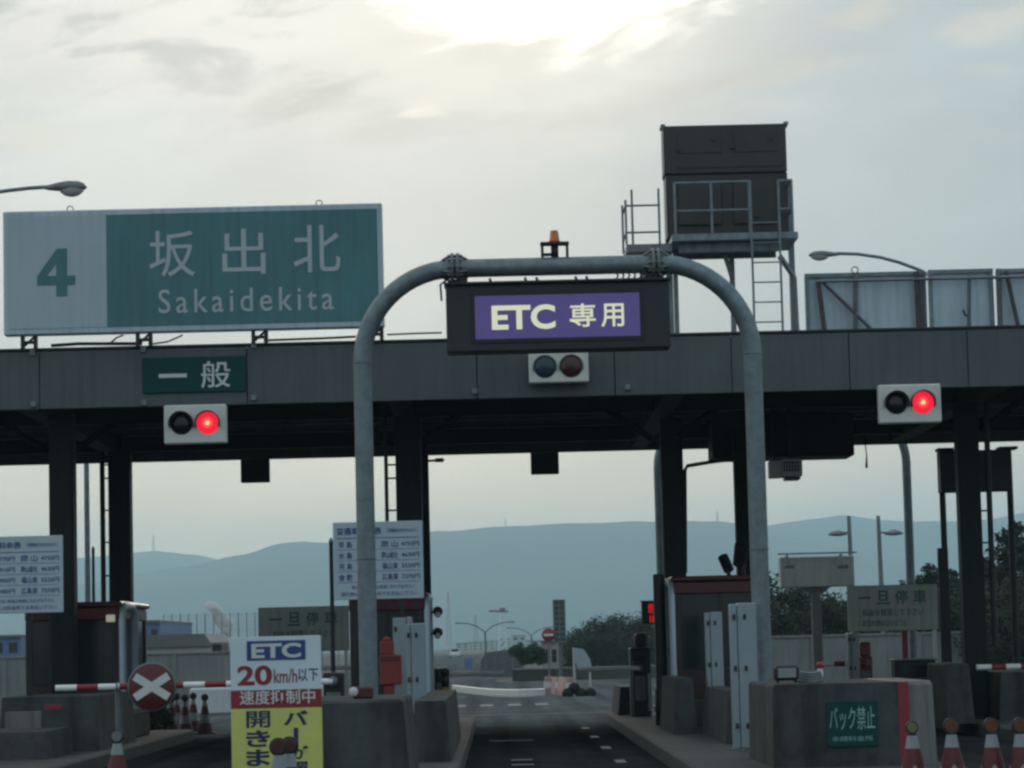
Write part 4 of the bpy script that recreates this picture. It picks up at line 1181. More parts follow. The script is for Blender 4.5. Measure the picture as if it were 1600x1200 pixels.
Y = 52.0
p = px(560, 1043, Y); q = px(470, 1046, Y); q.z = p.z
barrier(p, q, (p.x, Y), .04, 1, 'plain white short barrier arm pointing left behind the arch leg', 0)
Y = 54.0
p = px(690, 1054, Y); q = px(787, 1052, Y); q.z = p.z
barrier(p, q, (p.x, Y), .045, 1, 'ETC lane barrier arm reaching in from the left kerb', 0)
p = px(1000, 1044, Y); q = px(902, 1046, Y); q.z = p.z
barrier(p, q, (p.x, Y), .045, 1, 'ETC lane barrier arm reaching in from the right kerb', 0)
Y = 52.5
p = px(1354, 1036, Y); q = px(1286, 1038, Y); q.z = p.z
m_gatered = mat('gate_red', (.17, .02, .02), .45, 0, .15, 3)
t_ = barrier(p, q, (p.x, Y), .05, 4, 'barrier with bright red machine and short arm behind the right block', 1, m_gatered, .12)
pp = p
MB().box(pp.x - .1, pp.x + .1, Y + .09, Y + .3, pp.z + .121, px(1352, 1003, Y).z, .03).build('top_housing', m_gatered, t_)
Y = 47.0
p = px(1640, 1040, Y); q = px(1526, 1044, Y); q.z = p.z
barrier(p, q, (p.x, Y), .05, 5, 'red and white barrier arm at the right edge')

detector(1327, 1344, 988, 51.5, 'narrow pale detector post under the left end of the right stop-and-pay board', 1)
Y = 50.5; a = rc(1399, 1031, 1463, 1075, Y)
t_ = thing('pay_machine', 'low dark machine with slanted top under the right stop-and-pay board', 'machine', ((a[0] + a[1]) / 2, Y, 0))
MB().box(a[0], a[1], Y, Y + .5, 0, a[3] - .02, .02).build('cabinet', m_black, t_)
MB().box(a[0] - .02, a[1] + .02, Y - .03, Y + .53, a[3] - .019, a[3] + .02, .01).build('top', m_galvd, t_)
MB().box(a[0] + .1, a[1] - .1, Y - .012, Y - .001, a[3] - .3, a[3] - .1, .004).build('screen', m_gglass, t_)
Y = 55.5; p = px(1414, 1000, Y)
t_ = thing('red_marker_post', 'thin red upright post behind the right stop-and-pay board', 'post', (p.x, Y, 0))
MB().box(p.x - .055, p.x + .055, Y, Y + .1, .03, px(1414, 960, Y).z, .01).build('post', m_red, t_)
MB().box(p.x - .15, p.x + .15, Y - .1, Y + .2, 0, .029).build('base', m_black, t_)

# ------------------------------------------------------------------ right booth surroundings
Y = 48.3; p = px(1032, 1000, Y); zt_ = px(1032, 897, Y).z
t_ = thing('antenna_post', 'thick black cylindrical post in front of the right column', 'post', (p.x, Y, KT))
MB().lathe((p.x, Y, KT), [(.12, 0), (.12, .6), (.1, .62), (.1, zt_ - KT - .03), (.09, zt_ - KT), (.02, zt_ - KT)], 18).build('shaft', m_black, t_)
MB().tube([(p.x + .16, Y - .05, KT), (p.x + .14, Y - .08, .8), (p.x + .2, Y - .08, 1.1), (p.x + .13, Y - .05, 1.5)], .02, 8).build('cable', m_galv, t_)
# LED board
Y = 50.6; a = rc(1003, 940, 1047, 974, Y)
t_ = thing('led_display', 'black display with red glowing characters beside the black post', 'display', ((a[0] + a[1]) / 2, Y, KT))
MB().box(a[0], a[1], Y, Y + .2, a[2], a[3], .015).build('housing', m_black, t_)
MB().box(a[0] - .02, a[1] + .02, Y - .1, Y + .2, a[3] + .001, a[3] + .02).build('hood', m_black, t_)
MB().text('閉鎖', a[0] + .12, a[0] + .3, a[2] + .18, a[3] - .03, Y - .004, .01).text('||||', a[0] + .14, a[0] + .3, a[2] + .02, a[2] + .14, Y - .004, .02).build('lettering', m_ledred, t_)
MB().text('中', a[1] - .18, a[1] - .03, a[2] + .16, a[3] - .05, Y - .004, .01).build('lettering', m_ledor, t_)
MB().box(a[0] + .22, a[0] + .3, Y + .05, Y + .13, KT, a[2] - .001).build('post', m_black, t_)
# ticket machine
Y = 54.3; a = rc(985, 1012, 1017, 1080, Y)
t_ = thing('ticket_machine', 'dark upright ticket machine on the right kerb far down the ETC lane', 'machine', ((a[0] + a[1]) / 2, Y, KT))
MB().box(a[0], a[1], Y, Y + .5, KT, a[3], .03).build('cabinet', m_black, t_)
MB().box(a[0] + .1, a[1] - .05, Y + .1, Y + .45, a[3] + .001, a[3] + .26, .04).build('top_unit', m_black, t_)
MB().box(a[0] + .06, a[1] - .1, Y - .012, Y - .001, a[3] - .4, a[3] - .15, .005).build('screen', m_gglass, t_)
MB().box(a[1] - .06, a[1] - .02, Y - .01, Y - .001, KT + .1, a[3] - .5).build('strip', m_white, t_)
guard(2.3, 2.75, 55.5, 58.8, .75, 'low concrete kerb guard at the far end of the right island')
# camera on the booth roof
Y = 48.2
for (x, y, an, sz), l in (((1134, 880, 25, .115), 'black tilted camera on the right booth roof'), ((1157, 866, -5, .15), 'larger black camera on the right booth roof beside the arch leg')):
    p = px(x, y, Y); zr_ = px(1128, 899, 47).z
    t_ = thing('booth_camera', l, 'camera', (p.x, Y, zr_), 'black cameras on the right booth roof')
    d = Vector((-math.sin(R_(an)), -.5, math.cos(R_(an)))).normalized()
    MB().tube([p - d * sz * 1.3, p + d * sz * 1.2], sz * .8, 12).build('housing', m_black, t_)
    MB().tube([(p.x + .05, Y, zr_), (p.x + .03, Y, p.z)], .035, 8).build('stalk', m_black, t_)
    MB().tube([p + d * sz * 1.21, p + d * sz * 1.3], sz * .55, 12).build('lens', m_glass, t_)
# pipe frame between column and rear column
Y = 49.8
mb = MB().tube([px(1071, 895, Y), px(1070, 735, Y), px(1074, 728, Y), px(1110, 722, Y), px(1155, 716, Y)], .035, 10)
tag(mb.build('pipe_frame', m_black, org=px(1071, 895, Y)), 'thin black bent pipe between the right booth roof and column', 'pipe')
Y = 47.5
mb = MB().tube([px(668, 720, Y), px(694, 719, Y)], .02, 8); mb.box(px(685, 719, Y).x - .05, px(685, 719, Y).x + .08, Y - .05, Y + .05, px(688, 722, Y).z, px(688, 716, Y).z)
tag(mb.build('antenna_bracket', m_black, org=px(668, 720, Y)), 'small black bracket jutting from the column right of the fee board', 'bracket')
# boxes under the roof at right
Y = 53.0; a = rc(1113, 672, 1335, 714, Y)
tag(MB().box(a[0], a[1], Y, Y + 1.2, a[2], ZB + .36, .02).build('equipment_box', m_column, org=((a[0] + a[1]) / 2, Y, a[2])), 'long dark equipment box under the roof right of the arch', 'box')
Y = 51.0; a = rc(1203, 717, 1254, 750, Y)
t_ = thing('surveillance_camera', 'white boxy camera with grille hanging under the roof right of the arch', 'camera', ((a[0] + a[1]) / 2, Y, a[2]))
MB().box(a[0], a[0] + .22, Y + .05, Y + .4, a[2] + .05, a[3] - .02, .015).build('side_box', m_white, t_)
MB().box(a[0] + .225, a[1], Y, Y + .5, a[2] + .06, a[3], .02).build('housing', m_white, t_)
mb = MB()
for k in range(6): mb.box(a[0] + .25 + k * .05, a[0] + .27 + k * .05, Y - .012, Y - .001, a[2] + .15, a[3] - .04)
for k in range(3): mb.box(a[0] + .245, a[1] - .02, Y - .014, Y - .012, a[2] + .17 + k * .07, a[2] + .18 + k * .07)
mb.build('grille', m_black, t_)
MB().box(a[0] + .26, a[1] - .04, Y + .02, Y + .4, a[2], a[2] + .059, .02).build('lower_lens', m_lensoff, t_)
mb = MB()
for f in (.15, .75): mb.box(a[0] + f * .5, a[0] + f * .5 + .05, Y + .15, Y + .2, a[3] - .02, ZB + .36)
mb.build('bracket', m_black, t_)
Y = 55; p, q = px(1350, 680, Y), px(1354, 731, Y)
tag(MB().tube([(p.x, Y, ZB + .36), p, p.lerp(q, .6) + Vector((.02, 0, 0)), q], [.012, .012, .012, .03], 6).build('hanging_cable', m_black, org=q), 'loose black cable hanging under the roof at right', 'cable')

# pale box sign on a post
Y = 60; a = rc(1219, 869, 1335, 917, Y)
t_ = thing('post_box_sign', 'beige box sign seen from behind on a thick pale post', 'sign', ((a[0] + a[1]) / 2, Y, 0))
MB().box(a[0], a[1], Y, Y + .35, a[2], a[3], .02).build('box', m_beige, t_)
cx = px(1278, 980, Y).x
MB().box(cx - .1, cx + .1, Y + .08, Y + .28, 0, a[2] - .15, .02).build('post', m_concl, t_)
MB().prism([(cx - .12, a[2] - .149), (cx + .12, a[2] - .149), (cx + .32, a[2] - .001), (cx - .32, a[2] - .001)], Y + .1, Y + .26).build('bracket', m_galvd, t_)
mb = MB()
for x in (1232, 1316):
    q = px(x, 884, Y); mb.tube([(q.x - .04, Y + .1, a[3]), (q.x - .04, Y - .2, a[3] + .03), (q.x - .04, Y - .22, q.z)], .02, 6); mb.box(q.x - .12, q.x + .1, Y - .3, Y - .18, q.z - .06, q.z + .02, .01)
mb.tube([(a[0] - .05, Y - .1, a[3] + .06), (a[1] + .05, Y - .1, a[3] + .06)], .018, 6)
mb.build('lamp', m_galvd, t_)

# right edge: dark sign back with frame
Y = 49.0; a = rc(1469, 703, 1581, 768, Y)
t_ = thing('dark_message_board', 'dark electronic board seen from behind at right edge on black posts', 'sign', ((a[0] + a[1]) / 2, Y, KT))
mb = MB().box(a[0], a[1], Y, Y + .35, a[2], a[3], .015)
mb.box(a[0] - .02, a[0] + .25, Y - .02, Y + .37, a[3] + .002, a[3] + .05).box(a[1] - .2, a[1] + .12, Y - .02, Y + .37, a[3] + .002, a[3] + .05)
mb.build('cabinet', m_black, t_)
for x, yt, r in ((1483, 760, .055), (1590, 697, .055)):
    q = px(x, 880, Y); MB().tube([(q.x, Y + .45, KT), (q.x, Y + .45, px(x, yt, Y).z)], r, 10).build('post', m_black, t_)
q = px(1481, 950, Y); MB().box(q.x - .09, q.x + .09, Y + .3, Y + .39, KT + .8, px(1481, 855, Y).z, .01).build('switch_box', m_black, t_)
MB().box(a[1] - .02, px(1590, 880, Y).x, Y + .4, Y + .44, a[2] + .1, a[2] + .18).build('arm', m_black, t_)
block(1480, 1036, 1524, 45.0, 2.0, 'weathered upright concrete block at the right column\'s foot', .06)
guard(8.15, 9.9, 46.3, 49.5, .98, 'dark concrete wall beneath the arm at the right edge')

# bollard by the left kerb
Y = 46.5; p = px(696, 1080, Y)
t_ = thing('bollard', 'black and dull yellow bollard at the ETC lane\'s left kerb', 'bollard', (p.x, Y, KT))
mb = MB()
for k in range(5): mb.m = k % 2; mb.lathe((p.x, Y, KT + k * .19), [(.06, 0), (.06, .189)], 14)
mb.m = 0; mb.lathe((p.x, Y, KT + .95), [(.075, 0), (.075, .08), (.03, .12)], 14)
mb.build('shaft', [m_black, mat('dull_yellow', (.16, .11, .02), .5)], t_)
# speaker cluster on the booth's lane side
Y = 47.5
for (x, y), l in (((684, 955), 'upper black round mirror on the left booth\'s lane side'), ((684, 988), 'lower black round mirror on the left booth\'s lane side')):
    p = px(x, y, Y)
    t_ = thing('lane_mirror', l, 'mirror', (p.x, Y, p.z - .12), 'round mirrors on the left booth')
    MB().lathe((p.x, Y, p.z), [(.02, -.02), (.05, -.03), (.08, .0), (.085, .05), (.04, .1)], 16, 'y').build('housing', m_black, t_)
    MB().tube([(p.x - .3, Y + .1, p.z - .05), (p.x, Y + .08, p.z)], .02, 6).build('arm', m_galvd, t_)
    MB().lathe((p.x, Y, p.z - .06), [(.05, -.035), (.03, -.036)], 12, 'y').build('glass', m_lampglass, t_)


# ------------------------------------------------------------------ vegetation
def leaf_mesh(mb, centres, per, rad, size, rng, flat=.7):
    for c in centres:
        c = Vector(c); rr = rad * rng.uniform(.6, 1.25)
        for _ in range(per):
            d = Vector((rng.gauss(0, 1), rng.gauss(0, 1), rng.gauss(0, 1))).normalized() * rr * rng.random() ** .45
            d.z *= flat
            p = c + d; s = size * rng.uniform(.6, 1.4)
            n_ = Vector((rng.gauss(0, 1), rng.gauss(0, 1), rng.gauss(0, 1) + .4)).normalized()
            u = n_.orthogonal().normalized(); u = Matrix.Rotation(rng.uniform(0, 6.28), 3, n_) @ u; v = n_.cross(u)
            mb.add([p - u * s, p + v * s * .45, p + u * s, p - v * s * .45], [(0, 1, 2, 3)])


def make_tree(name, label, kind, H, spread, seed, group, leafm, loc):
    rng = random.Random(seed)
    t_ = thing(name, label, 'tree', loc, group); o = Vector(loc)
    tr = MB(); pts = [o]
    lean = Vector((rng.uniform(-.1, .1), rng.uniform(-.1, .1), 0))
    for k in range(1, 6): pts.append(o + Vector((0, 0, H * .9 * k / 5)) + lean * k + Vector((rng.uniform(-.08, .08), rng.uniform(-.08, .08), 0)))
    tr.tube(pts, [.05 * H * .55, .045 * H * .5, .04 * H * .45, .03 * H * .4, .02 * H * .35, .008 * H], 8)
    cs = []
    nl = 15 if kind == 'pine' else 18
    for i in range(nl):
        f = (.22 if kind == 'pine' else .10) + (.72 if kind == 'pine' else .84) * i / (nl - 1) if kind != 'bush' else .1 + .8 * rng.random()
        b = o + (pts[-1] - o) * f; an = i * 2.4 + rng.uniform(-.4, .4)
        ln = spread * (1.15 - f) * rng.uniform(.7, 1.2) if kind == 'pine' else spread * math.sqrt(max(.1, 1 - (2 * f - 1.0) ** 2)) * rng.uniform(.6, 1.1)
        tip = b + Vector((math.cos(an) * ln, math.sin(an) * ln, ln * rng.uniform(.05, .4)))
        mid = b.lerp(tip, .5) + Vector((0, 0, -.04 * ln))
        tr.tube([b, mid, tip], [.012 * H, .008 * H, .004 * H], 5)
        cs += [tip, b.lerp(tip, .72) + Vector((0, 0, .12)), b.lerp(tip, .45)]
        cs.append(tip + Vector((rng.uniform(-.4, .4), rng.uniform(-.4, .4), rng.uniform(.0, .4))) * spread * .3)
    cs += [pts[-1], pts[-1] + Vector((.1, 0, .25)), pts[-2]]
    tr.build('trunk', m_bark, t_)
    mb = MB(); leaf_mesh(mb, cs, 62, spread * (.27 if kind == 'pine' else .40), .10 * max(1, H / 5) if kind != 'bush' else .055, rng, .6 if kind == 'pine' else .85)
    mb.build('crown', leafm, t_)
    return t_


TG = 'trees beyond the toll plaza'
Y = 112
pine = make_tree('pine_tree', 'dark pine at the right edge whose spiky top reaches above the others', 'pine', 6.2, 2.1, 3, TG, m_leaf, (px(1596, 900, Y).x, Y, 0))
broad = make_tree('broadleaf_tree', 'broad dark tree behind the left end of the beige box sign', 'round', 3.9, 1.9, 11, TG, m_leaf2, (px(1235, 900, Y).x, Y, 0))
for i, (x, yt, Yt, src, l) in enumerate((
        (1545, 868, 116, 0, 'dark pine just right of the right-edge column'), (1490, 888, 120, 0, 'dark pine between the grey arch leg and the right column'), (1452, 878, 114, 0, 'dark pine right of the slim arch leg'),
        (1545, 950, 97, 1, 'low dark tree beside the end of the pale wall at right'), (1580, 940, 96, 1, 'low dark tree under the right-edge pines, nearest the road'), (1625, 935, 97, 1, 'low dark tree cut by the right edge'), (1640, 845, 118, 0, 'pine mostly outside the right edge'), (1522, 872, 125, 0, 'dark pine hidden behind the right-edge column'), (1570, 862, 121, 0, 'dark pine between the column and the right edge'), (1432, 905, 117, 1, 'dark broad tree directly behind the slim arch leg'), (1465, 900, 122, 1, 'dark broad tree behind the right stop-and-pay board\'s top corner'), (1505, 905, 108, 1, 'dark broad tree filling in beneath the pines by the column'), (1535, 915, 103, 1, 'dark broad tree just right of the column\'s foot'), (1600, 895, 106, 1, 'dark broad tree at the right edge under the tallest pine'), (1320, 925, 116, 1, 'dark broad tree right of the beige box sign\'s post'), (1218, 935, 108, 1, 'dark tree touching the arch\'s right leg'), (1570, 905, 100, 1, 'low broad tree under the pines at right edge'), (1478, 925, 104, 1, 'low broad tree behind the stop-and-pay board\'s right end'),
        (1405, 932, 110, 1, 'low broad tree behind the middle of the right stop-and-pay board'), (1300, 928, 112, 1, 'broad dark tree right of the thick pale post'), (1345, 936, 118, 1, 'low tree hidden behind the right stop-and-pay board'), (1268, 938, 120, 1, 'small tree behind the thick pale post'),
        (893, 985, 172, 1, 'leftmost dark hazy tree of the row behind the road'), (918, 970, 176, 1, 'hazy tree second from the left in the row behind the road'), (945, 962, 174, 1, 'taller hazy tree in the middle of the row behind the road'),
        (972, 958, 178, 1, 'hazy tree right of the tallest in the row behind the road'), (1000, 955, 172, 1, 'hazy tree just left of the red display'), (1030, 958, 176, 1, 'hazy tree hidden behind the black post'), (1090, 962, 180, 1, 'hazy tree behind the right booth'),
        (905, 998, 166, 1, 'low hazy bushy tree at the front left of the road-side row'), (932, 990, 165, 1, 'low hazy tree in front of the road-side row'), (960, 985, 167, 1, 'low hazy tree before the middle of the row'), (988, 985, 164, 1, 'low hazy tree before the row beside the ticket machine'))):
    s = pine if src == 0 else broad
    H0 = 6.1 if src == 0 else 4.25
    h = px(x, yt, Yt).z
    dup(s, (px(x, 950, Yt).x, Yt, 0), l, i * 1.3, h / H0)
# bush by the left cones
bush = make_tree('shrub', 'dark leafy shrub at the end of the left cone row', 'bush', .75, .42, 21, None, m_leaf3, (px(243, 1120, 55.5).x, 55.5, .0)); bush['category'] = 'shrub'
dup(bush, (px(226, 1125, 54.5).x, 54.5, 0), 'dark leafy shrub right behind the X sign', 1.0, 1.1)
for i, (x, l) in enumerate(((825, 'green bush at the left end of the road-side wall'), (842, 'green bush right of the grey panel behind the road'))):
    dup(bush, (px(x, 1040, 127).x, 127, 0.75), l, i + .5, 1.0)

# ------------------------------------------------------------------ far side of the plaza
def wall(x0, x1, yt, yb, Y, m, label, dep=.4, zb=0.0, name='boundary_wall', panels=0):
    a0, a1 = px(x0, 1030, Y).x, px(x1, 1030, Y).x; zt_ = px((x0 + x1) / 2, yt, Y).z
    t_ = thing(name, label, 'wall', ((a0 + a1) / 2, Y, zb))
    MB().box(a0, a1, Y, Y + dep, zb, zt_ - .1, .02).build('wall_body', m, t_)
    MB().box(a0 - .02, a1 + .02, Y - .04, Y + dep + .04, zt_ - .099, zt_, .02).build('coping', m_concl, t_)
    n = max(2, int((a1 - a0) / 3))
    mb = MB()
    for k in range(n): x = a0 + (a1 - a0) * (k + .5) / n; mb.box(x - .1, x + .1, Y - .07, Y - .001, zb, zt_ - .1)
    mb.build('pilaster', m, t_)
    return t_


wall(-60, 470, 1021, 1066, 105, m_wall, 'long grey concrete wall behind the left lanes')
wall(1190, 1518, 990, 1050, 98, m_wall, 'long grey panel wall below the trees on the right')
wall(800, 1030, 1042, 1062, 128.5, mat('dark_stone_wall', (.07, .075, .07), .9, 0, .3, .5), 'dark low wall along the road\'s far bend')
Y = 74
a0, a1 = px(296, 1090, Y).x, px(520, 1090, Y).x
o = MB().box(a0, a1, Y, Y + .3, 0, .72, .06).build('white_barrier', mat('white_barrier_paint', (.55, .58, .60), .6, 0, .08, .8, streak=.15, dirt=(.25, .25, .24)), org=((a0 + a1) / 2, Y, 0))
tag(o, 'long low white barrier in the left lane behind the cones', 'barrier')
# white kerb curve in the road's middle
mb = MB(); pts = []
for k in range(15):
    f = k / 14; x = 706 + f * 144; y = 1069 + 9 * f + 4 * math.sin(f * 3.1); Yk = 1.42 * FPX / (y - 1009)
    pts.append((px(x, y, Yk).x, Yk))
vs = []
for (x, y) in pts: vs += [(x, y, 0), (x, y, .22), (x + .05, y + .7, .22), (x + .05, y + .7, 0)]
fs = []
for k in range(14):
    o_ = k * 4
    for i in range(4): j = (i + 1) % 4; fs.append((o_ + i, o_ + j, o_ + 4 + j, o_ + 4 + i))
fs += [(0, 1, 2, 3), (56, 57, 58, 59)]
mb.add(vs, fs)
tag(mb.build('median_kerb', m_tape, org=(*pts[7], 0)), 'white painted kerb curving across the far road', 'kerb')

# red-white water barriers
proto = None
for i, (x, Y, l) in enumerate(((858, 93, 'pink and white road barrier, leftmost of three on the far road'), (876, 92, 'pink and white road barrier in the middle of three'), (892, 90, 'pink and white road barrier at the dark end of the three'))):
    p = px(x, 1070, Y)
    if proto is None:
        proto = thing('water_barrier', l, 'road barrier', (p.x, Y, 0), 'red and white barriers on the far road')
        mb = MB().prism([(p.x - .2, 0), (p.x + .2, 0), (p.x + .17, .18), (p.x + .12, .55), (p.x - .12, .55), (p.x - .17, .18)], Y, Y + .9); mb.build('body', mat('pink_plastic', (.42, .25, .24), .6, 0, .25, 3), proto)
        mb = MB().box(p.x - .175, p.x + .175, Y - .008, Y - .001, .2, .4); mb.build('band', m_tape, proto)
        MB().lathe((p.x, Y + .45, .55), [(.05, 0), (.05, .04)], 10).build('filler_cap', m_redd, proto)
    else: dup(proto, (p.x, Y, 0), l, .15 * i)
p = px(897, 1072, 88)
t_ = thing('sandbag_pile', 'dark sandbag heap at the right end of the pink barriers', 'sandbags', (p.x, 88, 0))
for i, (x, z) in enumerate(((-.2, .09), (.2, .09), (0, .25), (.5, .08))):
    MB().lathe((p.x + x, 88 - .15, z), [(.05, -.02), (.17, .04), (.19, .2), (.17, .36), (.05, .42)], 10, 'y').build('bag', m_column, t_)
# no entry sign
Y = 118; p = px(857, 992, Y); r = 10.5 / S(Y)
t_ = thing('no_entry_sign', 'small round red no-entry sign on a pole beside the far road', 'sign', (p.x, Y, 0))
MB().tube([(p.x, Y + .05, 0), (p.x, Y + .05, p.z + r)], .04, 8).build('pole', m_galvd, t_)
MB().lathe((p.x, Y, p.z), [(.01, -.01), (r, -.01), (r, .01)], 24, 'y').build('plate', mat('no_entry_red', (.22, .02, .03), .5), t_)
MB().box(p.x - r * .72, p.x + r * .72, Y - .03, Y - .011, p.z - r * .17, p.z + r * .17).build('bar', m_tape, t_)
# lattice-backed vertical sign
Y = 120; a = rc(865, 938, 883, 1003, Y)
t_ = thing('vertical_sign', 'tall narrow dark sign with gridded back beside the no-entry sign', 'sign', ((a[0] + a[1]) / 2, Y, 0))
m_dkg = mat('dark_green_back', (.05, .07, .06), .6)
MB().box(a[0], a[1], Y, Y + .12, a[2], a[3]).build('panel', m_dkg, t_)
mb = MB()
for k in range(9): z = a[2] + (a[3] - a[2]) * k / 8; mb.box(a[0] - .02, a[1] + .02, Y - .05, Y - .001, z - .025, z + .025)
for k in range(3): x = a[0] + (a[1] - a[0]) * k / 2; mb.box(x - .02, x + .02, Y - .055, Y - .0505, a[2], a[3])
mb.build('grid', m_galvd, t_)
MB().tube([((a[0] + a[1]) / 2, Y + .2, 0), ((a[0] + a[1]) / 2, Y + .2, a[3])], .08, 8).build('pole', m_galvd, t_)
# grey panel and translucent screen
Y = 150; a = rc(750, 1012, 818, 1045, Y)
t_ = thing('noise_barrier', 'big grey slanted panel behind the far road', 'barrier', ((a[0] + a[1]) / 2, Y, 0))
MB().prism([(a[0], 0), (a[1], 0), (a[1], a[3]), (a[0] + .3, a[3] - .25), (a[0] + .05, a[3] - .7)], Y, Y + .2).build('panel', mat('grey_slate', (.10, .11, .12), .6, 0, .15, .6), t_)
mb = MB()
for k in range(5): x = a[0] + .3 + (a[1] - a[0] - .4) * k / 4; mb.box(x - .05, x + .05, Y - .08, Y - .001, 0, a[3] - .3)
mb.build('post', m_galvd, t_)
Y = 108; 
q = [px(x, y, Y) for x, y in ((896, 1012), (912, 1014), (922, 1030), (926, 1049), (905, 1049), (897, 1030))]
t_ = thing('curved_screen', 'pale curved plastic screen beside the right barrier arm', 'screen', (q[0].x, Y, 0))
MB().prism([(v.x, v.z) for v in q], Y, Y + .05).build('sheet', mat('pale_plastic', (.30, .34, .37), .3, 0, .05), t_)
MB().tube([(q[5].x, Y + .1, 0), (q[5].x, Y + .1, q[0].z)], .05, 8).tube([(q[3].x - .1, Y + .1, 0), (q[3].x - .1, Y + .1, q[3].z + .3)], .04, 8).build('post', m_beige, t_)

# car far down the road
Y = 430; p = px(711, 1030, Y)
t_ = thing('car', 'small white car far away beyond the left kerb', 'car', (p.x, Y, 0))
X_ = lambda v: p.x + v
bd = MB().box(X_(-.82), X_(.82), Y, Y + 4, .32, .9, .1).build('body', m_white, t_)
MB().prism([(X_(-.74), .9), (X_(.74), .9), (X_(.58), 1.45), (X_(-.58), 1.45)], Y + .5, Y + 3).build('cabin', m_white, t_)
MB().prism([(X_(-.64), .95), (X_(.64), .95), (X_(.53), 1.38), (X_(-.53), 1.38)], Y + .48, Y + .499).build('rear_window', m_glass, t_)
for sx in (-1, 1):
    MB().box(X_(sx * .7 - .1), X_(sx * .7 + .1), Y - .02, Y - .001, .6, .75).build('tail_lamp', m_red, t_)
    for yy in (.75, 3.2):
        w_ = MB(); w_.tube([(X_(sx * .8), Y + yy, .31), (X_(sx * .62), Y + yy, .31)], .31, 14); w_.build('wheel', m_rubber, t_)

# twin-arm street lamps
Y = 260
proto = None
for x, yt, Yt, l in ((759, 988, 260, 'hazy twin-arm street lamp left of the far road\'s middle'), (831, 993, 285, 'hazy twin-arm street lamp left of the no-entry sign')):
    p = px(x, 1030, Yt); zt_ = px(x, yt, Yt).z
    if proto is None:
        H = zt_
        proto = thing('twin_street_lamp', l, 'street lamp', (p.x, Yt, 0), 'twin-arm lamps on the far road')
        MB().tube([(p.x, Yt, 0), (p.x, Yt, H)], [.12, .09], 8).build('pole', m_galvd, proto)
        for s in (-1, 1):
            ar = MB().tube([(p.x, Yt, H), (p.x + s * .7, Yt, H + .55), (p.x + s * 1.6, Yt, H + .85), (p.x + s * 2.3, Yt, H + .9)], .06, 6).build('arm', m_galvd, proto)
            MB().box(p.x + s * 2.2, p.x + s * 2.75, Yt - .12, Yt + .12, H + .83, H + .97, .04).build('lamp_head', m_galvd, ar)
    else: dup(proto, (p.x, Yt, 0), l, 0, zt_ / H)


# buildings in the haze
def building(x0, x1, yt, Y, dep, m, label, floors=3, cols=5, flat=True, wm=None):
    a0, a1 = px(x0, 1010, Y).x, px(x1, 1010, Y).x; zt_ = px((x0 + x1) / 2, yt, Y).z; w = a1 - a0
    t_ = thing('distant_building', label, 'building', ((a0 + a1) / 2, Y + dep / 2, 0))
    MB().box(a0, a1, Y, Y + dep, 0, zt_ - .02 * zt_).build('wall', m, t_)
    if flat: MB().box(a0 - .01 * w, a1 + .01 * w, Y - .2, Y + dep + .2, zt_ - .019 * zt_, zt_ + .03 * zt_).build('roof', m_roofg, t_)
    else: MB().prism([(a0 - .03 * w, zt_ * .98 + .01), (a1 + .03 * w, zt_ * .98 + .01), (a1 - .08 * w, zt_ * 1.28), (a0 + .08 * w, zt_ * 1.28)], Y - .3, Y + dep + .3).build('roof', m_roofg, t_)
    for f in range(floors):
        for c in range(cols):
            x = a0 + w * (c + .5) / cols; z = zt_ * (f + .55) / floors
            MB().box(x - w * .28 / cols, x + w * .28 / cols, Y - .04, Y - .001, z - zt_ * .2 / floors, z + zt_ * .2 / floors).build('window', wm or m_gglass, t_)
    return t_


building(198, 250, 972, 190, 20, m_bldgb, 'blue block building right of the left booth', 2, 3)
building(212, 330, 1010, 130, 9, m_beige, 'low grey-roofed building above the long left wall', 1, 6, False)
building(330, 420, 1014, 140, 8, m_bldg, 'small pale low building behind the yellow board\'s top', 1, 4)
building(-60, 32, 995, 160, 12, m_bldgb, 'bluish building at the far left edge behind the fee board', 2, 4)
building(712, 732, 1005, 1134, 50, m_bldg, 'pale hazy block with blue sign left of the grey panel', 3, 2)
building(730, 764, 1003, 1296, 75, m_bldg, 'pale hazy building rising behind the grey panel\'s left end', 3, 4)
building(764, 782, 1001, 1404, 75, m_bldg, 'narrow pale hazy building behind the grey panel', 3, 2)
building(782, 800, 998, 1620, 75, m_bldg, 'pale hazy building below the red-topped crane', 4, 2)
building(800, 822, 993, 1215, 50, m_bldg, 'boxy hazy building with dark windows behind the far road', 2, 2, True, m_lensoff)
building(822, 845, 1000, 1404, 50, m_bldg, 'hazy building left of the no-entry sign', 3, 3)
building(846, 872, 1002, 160, 5, mat('dull_pink_wall', (.30, .26, .25), .8), 'pinkish hut below the no-entry sign', 1, 2)
building(690, 712, 1015, 1404, 50, m_bldg, 'low hazy building at the left kerb\'s far end', 2, 3)
a = rc(726, 1029, 738, 1044, 200)
tag(MB().box(a[0], a[1], 200, 200.3, 0, a[3]).build('blue_hoarding', m_bldgb, org=((a[0] + a[1]) / 2, 200, 0)), 'small blue hoarding left of the grey panel', 'hoarding')
a = rc(209, 986, 221, 1006, 110)
t_ = thing('roadside_sign', 'white square sign with a red ring right of the left rear column', 'sign', ((a[0] + a[1]) / 2, 110, 0))
MB().box(a[0], a[1], 110, 110.06, a[2], a[3]).build('panel', m_signw, t_)
MB().lathe(((a[0] + a[1]) / 2, 109.99, (a[2] + a[3]) / 2), [(.1, 0), (.1, -.01), (.06, -.012)], 20, 'y').build('ring', m_red, t_)
MB().tube([((a[0] + a[1]) / 2, 110.1, 0), ((a[0] + a[1]) / 2, 110.1, a[2])], .04, 8).build('post', m_galvd, t_)
